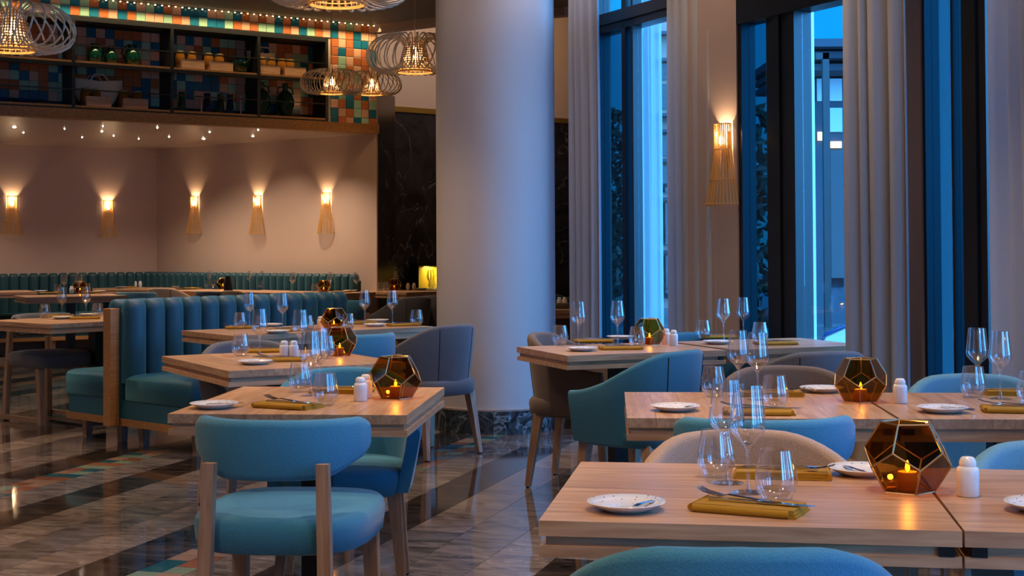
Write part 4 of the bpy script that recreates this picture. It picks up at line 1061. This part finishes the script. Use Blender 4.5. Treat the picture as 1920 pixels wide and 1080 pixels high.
def setting(tab, plate=None, napkin=None, which='front', nrot=0, brot=0.7, boff=(0.02, 0.0), cutl=True):
    if plate:
        q = at(plate[0], plate[1], 0.7502); put('plate', 0, 0, which, tab, xyz=q, rot=random.uniform(0, 3))
        put('butter', 0, 0, which, tab, xyz=q + Vector((boff[0], boff[1], 0.0105)), rot=brot)
    if napkin:
        q = at(napkin[0], napkin[1], 0.7502); put('napkin', 0, 0, which, tab, xyz=q, rot=nrot)
        if cutl:
            v = Vector((cos(nrot), sin(nrot), 0)); w_ = Vector((-sin(nrot), cos(nrot), 0))
            put('knife', 0, 0, which, tab, xyz=q + Vector((0, 0, .0168)) + v * .025 - w_ * .004, rot=nrot + .03)
            put('fork', 0, 0, which, tab, xyz=q + Vector((0, 0, .0185)) - v * .015 + w_ * .012, rot=nrot + pi - 0.22)
# nearest table
T1 = 'the nearest table'
setting(T1, (1174, 956), (1406, 958), 'front', radians(-26), 1.05, (0.045, 0.012))
setting(T1, (1617, 890), (1465, 893), 'back', radians(170), 1.75, (-0.02, 0.0))
put('wine', 1363, 906, 'left of two', T1); put('wine', 1403, 924, 'right of two', T1)
put('tumbler', 1343, 894, 'back', T1); put('tumbler', 1456, 940, 'front', T1)
put('lantern', 1702, 920, 'large', T1, rot=0.65, sc=1.06)
T1b = 'the table cut by the bottom right corner'
put('shaker', 1815, 930, 'single', T1b); setting(T1b, (1960, 958), None, 'front')
# second right table
T2 = 'the second right table'
setting(T2, (1266, 770), (1424, 776), 'front', radians(-5), 1.2, (0.05, 0.01))
setting(T2, (1541, 735), (1445, 742), 'back', radians(175), 1.6, (-0.04, 0.0))
put('wine', 1385, 743, 'left of two', T2); put('wine', 1421, 750, 'right of two', T2)
put('tumbler', 1338, 744, 'left', T2); put('tumbler', 1453, 766, 'right', T2)
put('lantern', 1614, 752, 'hexagon-faced', T2, rot=0.36, sc=1.04); put('shaker', 1688, 756, 'single', T2)
T2b = 'the table before the right window'
setting(T2b, (1767, 773), (1910, 772), 'front', radians(-12), 2.2, (0.045, 0.0)); setting(T2b, None, (1905, 740), 'back', radians(170))
put('wine', 1833, 737, 'left of two', T2b); put('wine', 1876, 748, 'right of two', T2b)
put('tumbler', 1825, 745, 'left', T2b); put('tumbler', 1932, 757, 'right', T2b)
# corner table right of the column
T3 = 'the corner table right of the column'
setting(T3, (1091, 658), (1165, 655), 'front', radians(5), 0.4); setting(T3, (1163, 636), (1115, 642), 'back', radians(2), 0.3)
put('wine', 1085, 647, 'left of two', T3); put('wine', 1158, 644, 'right of two', T3)
put('tumbler', 1050, 648, 'left', T3); put('tumbler', 1195, 651, 'right', T3)
put('lantern', 1218, 646, 'small', T3, rot=0.65); put('shaker', 1249, 645, 'left of two', T3); put('shaker', 1263, 648, 'right of two', T3)
T3b = 'the table under the tall sconce'
setting(T3b, (1345, 645), (1455, 646), 'front', radians(10), 0.2); setting(T3b, None, (1348, 634), 'back', radians(10))
put('wine', 1357, 638, 'left of two', T3b); put('wine', 1394, 634, 'right of two', T3b)
put('tumbler', 1319, 636, 'left', T3b); put('tumbler', 1425, 641, 'right', T3b)
# left row, front
T4 = 'the front table of the left row'
setting(T4, (401, 765), (541, 764), 'front', radians(-27), 0.5, (0.035, 0.01)); setting(T4, None, (640, 736), 'back', radians(165))
put('wine', 583, 742, 'left of two', T4); put('wine', 600, 733, 'right of two', T4)
put('tumbler', 563, 735, 'left', T4); put('tumbler', 610, 760, 'right', T4)
put('shaker', 676, 752, 'front', T4); put('shaker', 686, 746, 'back', T4); put('lantern', 742, 746, 'large', T4, rot=0.93, sc=1.05)
T5 = 'the middle table of the left row'
setting(T5, (478, 683), (530, 677), 'front', radians(5), 0.1, (0.03, 0.0)); setting(T5, None, (505, 660), 'back', radians(5))
put('wine', 487, 669, 'left of two', T5); put('wine', 563, 672, 'right of two', T5)
put('tumbler', 451, 667, 'left', T5); put('tumbler', 611, 672, 'right', T5)
put('shaker', 533, 671, 'left of two', T5); put('shaker', 551, 671, 'right of two', T5); put('lantern', 637, 667, 'tilted-looking', T5, rot=0.6, sc=1.0)
T6 = 'the long table by the booth'
setting(T6, (520, 625), (540, 621), 'front left', radians(20)); setting(T6, (508, 612), (455, 616), 'back left', radians(15))
put('wine', 468, 613, 'leftmost', T6); put('wine', 530, 616, 'second', T6); put('wine', 684, 608, 'third', T6); put('wine', 736, 608, 'rightmost', T6)
put('tumbler', 450, 617, 'left', T6); put('tumbler', 575, 624, 'middle', T6); put('tumbler', 652, 620, 'right of the lantern', T6); put('tumbler', 781, 611, 'right end', T6)
put('shaker', 601, 617, 'left of the lantern', T6); put('lantern', 626, 619, 'middle', T6, rot=0.33, sc=1.0)
setting(T6, (703, 612), (758, 611), 'front right', radians(18)); setting(T6, (708, 604), (678, 607), 'back right', radians(18))
# table left of the booth post
T7 = 'the table left of the booth post'
setting(T7, (117, 598), (160, 598), 'front', radians(15)); setting(T7, (167, 592.5), (112, 594), 'back', radians(15))
put('wine', 116, 595, 'left of two', T7); put('wine', 161, 594, 'right of two', T7); put('tumbler', 84, 597, 'left', T7); put('tumbler', 183, 595, 'right', T7)
# far tables
def far_set(tab, items):
    for it in items: put(*it[:3], it[3], tab, *(it[4:]))
T8 = 'the far left table'
far_set(T8, [('wine', 120, 552, 'left of two'), ('wine', 148, 551, 'right of two'), ('tumbler', 108, 550, 'left'), ('tumbler', 163, 548, 'right'), ('shaker', 134, 550, 'single'), ('plate', 77, 547.5, 'left'), ('plate', 186, 547.6, 'right'), ('napkin', 92, 550.5, 'left', .3), ('napkin', 172, 549, 'right', .3), ('lantern', 150, 549.5, 'far', .2)])
T9 = 'the far table near the alcove corner'
far_set(T9, [('wine', 255.5, 537.5, 'left of two'), ('wine', 265, 537, 'right of two'), ('tumbler', 272, 537, 'single'), ('shaker', 255, 538.5, 'left of two'), ('shaker', 263, 538.5, 'right of two'), ('lantern', 285, 536.5, 'far', .4), ('plate', 228, 540, 'left'), ('plate', 318, 537.2, 'right'), ('napkin', 240, 539.5, 'left', .3)])
T10 = 'the far table with the black flask'
far_set(T10, [('wine', 393, 541, 'tallest'), ('tumbler', 388, 541, 'left'), ('tumbler', 400, 541, 'right'), ('shaker', 441, 541, 'left of two'), ('shaker', 450, 541, 'right of two'), ('napkin', 362, 541.5, 'left', -.4), ('plate', 332, 539, 'left')])
q = at(428, 549, .7502)
put('lantern', 418, 541.5, 'half hidden', T10, .5)
fl_ = MB().lathe([(.052, 0), (.054, .01), (.040, .14), (.030, .17), (.030, .19), (.001, .192)], 20).mesh('flask', BLACK)
tag(obj('flask', fl_, None, q), 'black tapered flask standing before a far amber lantern', 'flask')
T11 = 'the far table below the middle sconce'
far_set(T11, [('wine', 468, 542.5, 'leftmost'), ('wine', 493, 542, 'second'), ('wine', 549, 546.5, 'third'), ('plate', 520, 541, 'middle'), ('napkin', 510, 540.5, 'middle', -.5), ('tumbler', 489, 543, 'left')])
T12 = 'the far table below the rightmost alcove sconce'
far_set(T12, [('tumbler', 590, 549.5, 'left'), ('lantern', 607, 548, 'left', .2), ('wine', 620, 546, 'left of two'), ('wine', 668, 547, 'right of two'), ('plate', 657, 547, 'middle'), ('napkin', 640, 548, 'middle', -.5)])
T13 = 'the far table before the marble pillar'
far_set(T13, [('tumbler', 714, 546.5, 'left'), ('tumbler', 724, 545.5, 'right'), ('wine', 741, 544, 'single'), ('lantern', 739, 544.5, 'dark', .7), ('shaker', 765, 543.5, 'left of two'), ('shaker', 776, 543.5, 'right of two'), ('plate', 790, 543, 'right')])
far_set('the table half hidden behind the column', [('wine', 806, 541, 'single'), ('tumbler', 810, 542, 'single')])
far_set('the table peeking out right of the column', [('shaker', 1049, 575, 'left of two'), ('shaker', 1059, 575, 'right of two'), ('napkin', 1060, 578.5, 'front', .2)])

# ------------------------------------------------------------------ sconces
def sconce_mesh():
    rods = MB(); N = 17
    def rad(z): return 0.062 + 0.062 * max(0, (0.34 - z) / 0.34) ** 1.15
    for i in range(N):
        a = -pi * 0.02 + (pi * 1.04) * i / (N - 1); pts = []
        for z in (0.49, 0.42, 0.33, 0.24, 0.14, 0.0):
            r = rad(z); pts.append((r * cos(a), -r * sin(a) * 0.85 - 0.012, z))
        rods.tube(pts, 0.0042, 5)
    rings = []
    for z in (0.485, 0.335, 0.155, 0.012):
        r = rad(z) + 0.003
        rings.append(MB().tube([(r * cos(pi * j / 16), -r * sin(pi * j / 16) * .85 - .012, z) for j in range(17)], 0.0032, 5).mesh('hoop', RATTAN_G))
    return rods.mesh('rods', RATTAN_G), rings, MB().lathe([(.004, .36), (.014, .372), (.017, .39), (.012, .408), (.002, .418)], 12, c=(0, -.035, 0)).mesh('bulb', BULB), MB().box(-.035, .035, -.012, 0, .30, .44).mesh('wall_plate', BRASS, False)
SR, SRI, SB, SPL = sconce_mesh()
def sconce(pos, rot, label, p=4.0, group='rattan wall sconces'):
    e_ = assembly('wall_sconce', [('rods', SR)] + [('hoop', r_) for r_ in SRI] + [('bulb', SB), ('wall_plate', SPL)], pos, rot, label, 'wall light', group)
    for ch in e_.children:
        if ch.name.startswith('rods'): ch['kind'] = 'stuff'
    light('sconce_light', 'POINT', (0, -.055, .425), p * 0.95, (1, .66, .36), .012, parent=e_)
    return e_
def on_wall(px, py, a, b_, nrm, off=0.0):
    q = onplane(px, py, Vector(a) + nrm * off, Vector(b_) + nrm * off); return q
rl = atan2(-nl.x, nl.y) + pi; rr_ = atan2(-nr.x, nr.y) + pi
for px, py, lab in ((22, 440, 'rattan sconce leftmost on the left alcove wall'), (202, 445, 'rattan sconce on the left alcove wall nearer the corner')):
    sconce(on_wall(px, py, AL, AC, nl, 0.002), atan2(nl.y, nl.x) + pi / 2, lab)
for px, py, lab in ((367, 438, 'rattan sconce on the right alcove wall nearest the corner'), (485, 439.5, 'middle rattan sconce of the right alcove wall'), (613.5, 437.5, 'rattan sconce on the right alcove wall nearest the marble')):
    sconce(on_wall(px, py, AC, AR, nr, 0.002), atan2(nr.y, nr.x) + pi / 2, lab)
q = onplane(1362, 386, A1 - UN * 0.052, A1 - UN * 0.052 + U)
sconce(q, atan2(-UN.y, -UN.x) + pi / 2, 'large rattan sconce on the pier between two windows', 4.5)

# ------------------------------------------------------------------ pendants
def pendant_meshes():
    ribs = MB(); N = 30
    for i in range(N):
        a = 2 * pi * i / N; pts = []
        for j in range(18):
            t = 2 * pi * j / 18
            r = 0.215 + 0.135 * cos(t) if cos(t) > 0 else 0.215 + 0.145 * cos(t)
            z = 0.125 * sin(t) + 0.135 - 0.02 * cos(t)
            pts.append((r * cos(a + .10 * sin(t)), r * sin(a + .10 * sin(t)), z))
        ribs.tube(pts, 0.0058, 5, True)
    sh = MB()
    for i in range(24):
        a = 2 * pi * i / 24; sh.tube([(.062 * cos(a), .062 * sin(a), .25), (.095 * cos(a), .095 * sin(a), .12), (.126 * cos(a), .126 * sin(a), .0)], .0035, 4)
    for k in range(15):
        z = .008 + k * .0165; r = .126 - (.064) * (z / .25)
        sh.tube([(r * cos(2 * pi * j / 24), r * sin(2 * pi * j / 24), z) for j in range(24)], .0032, 4, True)
    rim = MB().tube([(.128 * cos(2 * pi * j / 32), .128 * sin(2 * pi * j / 32), .003) for j in range(32)], .006, 6, True)
    bulb = MB().lathe([(.005, .19), (.014, .175), (.024, .145), (.024, .125), (.014, .105), (.002, .098)], 14)
    cord = MB().tube([(0, 0, .19), (0, 0, .27), (0, 0, 1)], .003, 6)
    return ribs.mesh('rib_cage', RATTAN), sh.mesh('woven_shade', WICKER), rim.mesh('rim', RATTAN_G), bulb.mesh('bulb', BULB)
PR, PS, PRI, PB = pendant_meshes()
def pendant(px, py, Y, label, sc=1.0, p=3.5):
    q = atY(px, py, Y)
    cordm = MB().tube([(0, 0, .18), (0, 0, (CEIL - q.z) / sc)], .0028, 6).mesh('cord', RATTAN)
    e_ = assembly('pendant_lamp', [('rib_cage', PR), ('woven_shade', PS), ('rim', PRI), ('bulb', PB), ('cord', cordm)], q, random.uniform(0, 1), label, 'pendant lamp', 'rattan pendant lamps', sc)
    for ch in e_.children:
        if ch.name.startswith(('rib_cage', 'woven_shade')): ch['kind'] = 'stuff'
    light('pendant_light', 'POINT', (0, 0, .08), p, WARM, .02, parent=e_)
pendant(22, 96, 8.1, 'rattan pendant lamp cut by the top left corner')
pendant(778, 136, 10.65, 'large rattan pendant lamp half behind the column', 1.04)
pendant(622, 176, 15.05, 'small rattan pendant lamp, left of the far pair', 0.95)
pendant(697, 178, 15.75, 'small rattan pendant lamp, right of the far pair', 0.95)
pendant(632, 9, 6.5, 'rattan pendant lamp cut by the top edge')

# ------------------------------------------------------------------ alcove ceiling lights
ORD = ['first', 'second', 'third', 'fourth', 'fifth', 'sixth', 'seventh', 'eighth', 'ninth', 'tenth', 'eleventh']; ns_ = 0; nb_ = 0
for i, (px, py, s_) in enumerate([(27, 238, 2.2), (44, 248, .9), (121, 241, .7), (154, 257, .7), (191, 246, 1.2), (193, 236, .8), (213, 254, .8), (260, 260, .8), (295, 239, 1.0), (317, 256, .8), (382, 260, 2.0), (393, 247, 1.0), (474, 255, 1.6), (484, 243, .9)]):
    q = at(px, py, ZA); r = .0065 * s_
    o = obj('star_downlight', MB().lathe([(r * 1.3, .0), (r * 1.3, -.004), (r, -.006), (r * .5, -.010), (.001, -.011)], 12).mesh('star_downlight', STAR), None, (q.x, q.y, ZA))
    if s_ < 1.5: tag(o, 'tiny star light in the alcove ceiling, %s from the left' % ORD[ns_], 'light', 'alcove ceiling lights'); ns_ += 1
    else: tag(o, '%s bright downlight in the alcove ceiling' % ('left', 'middle', 'right')[nb_], 'light', 'bright alcove downlights'); nb_ += 1
    if s_ >= 1.5: light('alcove_spot', 'SPOT', (q.x, q.y, ZA - .03), 34, (1, .76, .55), .03, (0, 0, 0), spot=125, blend=1.0)
# more alcove spots, added without lenses so the lower walls are lit
for x_, y_ in ((-6.3, 16.4), (-2.5, 16.2), (-4.4, 17.2)): light('alcove_spot', 'SPOT', (x_, y_, ZA - .03), 80, (1, .76, .55), .03, (0, 0, 0), spot=125, blend=1.0)

# ------------------------------------------------------------------ shelf contents
def on_shelf(px, zz, back=0.16): 
    t_ = tz(px, 150)[0]; return sp(t_ + 0.0, zz, -back)
JUG = [(.05, 0), (.062, .01), (.085, .06), (.088, .11), (.07, .16), (.045, .19), (.045, .22), (.055, .24)]
jug_b = MB().lathe(JUG + [(.050, .238), (.040, .22), (.04, .19)], 20, True, False).mesh('body', GREEN_C)
jug_h = MB().tube([(.05, 0, .225), (.10, 0, .20), (.115, 0, .14), (.085, 0, .09)], .009, 6).mesh('handle', GREEN_C)
for i, (px, lab) in enumerate(((187, 'left'), (218, 'middle'), (258, 'right'))):
    assembly('green_jug', [('body', jug_b), ('handle', jug_h)], on_shelf(px, z_mid + .001), rotS + (0, pi, pi * .9)[i] , '%s of three green glazed jugs on the upper shelf' % lab, 'jug', 'green jugs', (.86, .8, .95)[i])
jar_b = MB().lathe([(.042, 0), (.045, .005), (.045, .085), (.036, .098), (.036, .104)], 18).mesh('body', HONEY)
jar_l = MB().lathe([(.039, .102), (.039, .120), (.036, .123), (.001, .123)], 18).mesh('lid', LIDM)
def crate(px, zz, lab, w=.26):
    q = on_shelf(px, zz + .001, .10); e_ = tag(obj('wooden_crate', None, None, q, rotS), lab, 'crate', 'wooden crates on the shelf')
    for nm, bx in (('front_board', (-w / 2, w / 2, -.09, -.08, 0, .10)), ('rear_board', (-w / 2, w / 2, .08, .09, 0, .10)), ('side_board', (-w / 2, -w / 2 + .01, -.08, .08, 0, .10)), ('side_board', (w / 2 - .01, w / 2, -.08, .08, 0, .10)), ('floor_board', (-w / 2 + .01, w / 2 - .01, -.08, .08, .03, .045))):
        obj(nm, MB().box(*bx).mesh(nm, PINE, False), e_)
def jar(px, zz, lab, sc=1.0, back=.10):
    assembly('preserve_jar', [('body', jar_b), ('lid', jar_l)], on_shelf(px, zz, back), rotS, lab, 'jar', 'preserve jars', sc)
cr = [(363, z_mid, 'upper shelf, left crate', (344, 366)), (417, z_mid, 'upper shelf, second crate', (398, 418)), (506, z_mid, 'upper shelf, third crate', (497, 516)), (555, z_mid, 'upper shelf, rightmost crate', (535, 551)), (186, z_bot, 'lower shelf, left crate', (166, 185)), (256, z_bot, 'lower shelf, right crate', (238, 264))]
for px, zz, lab, js in cr:
    crate(px, zz, 'pale pine crate, ' + lab)
    for k, jx in enumerate(js): jar(jx, zz + .048, 'amber preserve jar, %s in the %s' % (('left', 'right')[k], lab), 1.15)
bowl_me = MB().lathe([(.05, 0), (.08, .03), (.115, .09), (.12, .14), (.112, .14), (.07, .04), (.001, .02)], 20)
tag(obj('green_bowl', bowl_me.mesh('green_bowl', GREEN_C), None, on_shelf(461, z_mid)), 'deep green bowl at the end of the jar shelf', 'bowl')
# baskets
def basket(px, zz, w, h, lab, back=.2):
    e_ = tag(obj('straw_basket', None, None, on_shelf(px, zz, back), rotS), lab, 'basket')
    R = []
    for z, k in ((0, .45), (h * .3, .72), (h * .7, .95), (h, 1.0), (h, .94), (h * .4, .7), (.02, .4)):
        R.append([(w / 2 * k * cos(2 * pi * j / 24), .11 * k * sin(2 * pi * j / 24), z + (.03 * abs(cos(2 * pi * j / 24)) if k > .9 else 0)) for j in range(24)])
    obj('woven_body', MB().loops(R).mesh('woven_body', BASKET), e_)
    for s_ in (-1, 1): obj('handle', MB().tube([(-.10, s_ * .10, h), (-.05, s_ * .08, h + .07), (.05, s_ * .08, h + .07), (.10, s_ * .10, h)], .008, 6).mesh('handle', BASKET), e_)
basket(193, z_bot + .0, .56, .27, 'wide straw basket behind the jars on the lower shelf', .20)
basket(505, z_mid, .34, .24, 'straw basket with handles behind the crates on the upper shelf', .22)
plat = MB().lathe([(.06, 0), (.10, .01), (.16, .04), (.165, .045), (.10, .02), (.001, .015)], 24).mesh('blue_platter', BLUE_C)
for i, px in enumerate((8, 58)): tag(obj('blue_platter', plat, None, on_shelf(px, z_bot + .001, .16)), '%s blue platter on the lower left shelf' % ('left', 'right')[i], 'plate', 'blue platters')
bot = MB().lathe([(.04, 0), (.045, .01), (.04, .10), (.033, .16), (.036, .22), (.033, .22), (.03, .16), (.036, .10), (.001, .02)], 18)
for px, mt_, nm, lab in ((350, GREEN_G, 'green_vase', 'left green glass vase of the lower shelf'), (398, BLUE_G, 'blue_vase', 'left cobalt glass vase of the lower shelf'), (423, GREEN_G, 'green_vase', 'right green glass vase of the lower shelf'), (441, BLUE_G, 'blue_vase', 'right cobalt glass vase of the lower shelf')):
    tag(obj(nm, bot.mesh(nm, mt_), None, on_shelf(px, z_bot, .14)), lab, 'vase', 'glass vases')
stk = MB().lathe([(.012, 0), (.008, .02), (.005, .10), (.008, .20), (.001, .21)], 10).mesh('candle_stick', RATTAN)
for i, px in enumerate((328, 383, 457)): tag(obj('candle_stick', stk, None, on_shelf(px, z_bot, .08)), 'pale thin candlestick, %s of three on the lower shelf' % ('left', 'middle', 'right')[i], 'candlestick', 'candlesticks')
am_b = MB().lathe([(.04, 0), (.05, .01), (.10, .12), (.105, .19), (.07, .27), (.03, .30), (.028, .36), (.04, .38), (.001, .375)], 22).mesh('body', GREEN_C)
am_h = [MB().tube([(s_ * .028, 0, .34), (s_ * .085, 0, .33), (s_ * .095, 0, .26)], .008, 6).mesh('handle', GREEN_C) for s_ in (-1, 1)]
for i, px in enumerate((500, 545)):
    assembly('green_amphora', [('body', am_b), ('handle', am_h[0]), ('handle', am_h[1])], on_shelf(px, z_bot, .14), rotS, '%s green two-handled amphora at the right end of the lower shelf' % ('left', 'right')[i], 'vase', 'green amphoras', 1.0)

# ------------------------------------------------------------------ lit niche in the marble
nf = Vector((B1[0] - B0[0], B1[1] - B0[1])).normalized(); nn_ = Vector((nf.y, -nf.x))
if nn_.y > 0: nn_ = -nn_
nq = onplane(806, 522, Vector(B0) + nn_ * .16, Vector(B1) + nn_ * .16)
zt_, zb_ = onplane(800, 497, B0, B1).z, onplane(800, 556, B0, B1).z
FN = Matrix(((nf.x, -nn_.x, 0, nq.x), (nf.y, -nn_.y, 0, nq.y), (0, 0, 1, 0), (0, 0, 0, 1)))
ni = tag(obj('wall_niche', None), 'yellow lit niche at the left edge of the column', 'niche')
for nm, bx, mt_ in (('back_panel', (-.2, .6, .14, .15, zb_, zt_), YELLOW), ('top_panel', (-.22, .6, -.02, .15, zt_, zt_ + .03), BLACK), ('side_panel', (-.22, -.2, -.02, .15, zb_, zt_), BLACK), ('bottom_panel', (-.2, .6, -.02, .15, zb_ - .03, zb_), BLACK)):
    obj(nm, MB().box(*bx, fr=FN).mesh(nm, mt_, False), ni)
q = FN @ Vector((.15, .05, zt_ - .02)); light('niche_light', 'AREA', q, 5, (1, .8, .25), sx_=.6, sy_=.05)
hq = FN @ Vector((.0, -.12, 0))
hl = tag(obj('hanging_lantern', None, None, tuple(at(808, 541.2, .7502))), 'dark wire lantern in front of the yellow niche', 'lantern')
mb = MB()
for k in range(8):
    a = 2 * pi * k / 8; mb.tube([(.035 * cos(a), .035 * sin(a), .10), (.05 * cos(a), .05 * sin(a), .16), (.03 * cos(a), .03 * sin(a), .23)], .003, 4)
obj('wire_cage', mb.mesh('wire_cage', BLACK), hl)
obj('glass_base', MB().lathe([(.03, 0), (.034, .05), (.033, .10), (.03, .10), (.001, .02)], 16).mesh('glass_base', GLASS), hl)
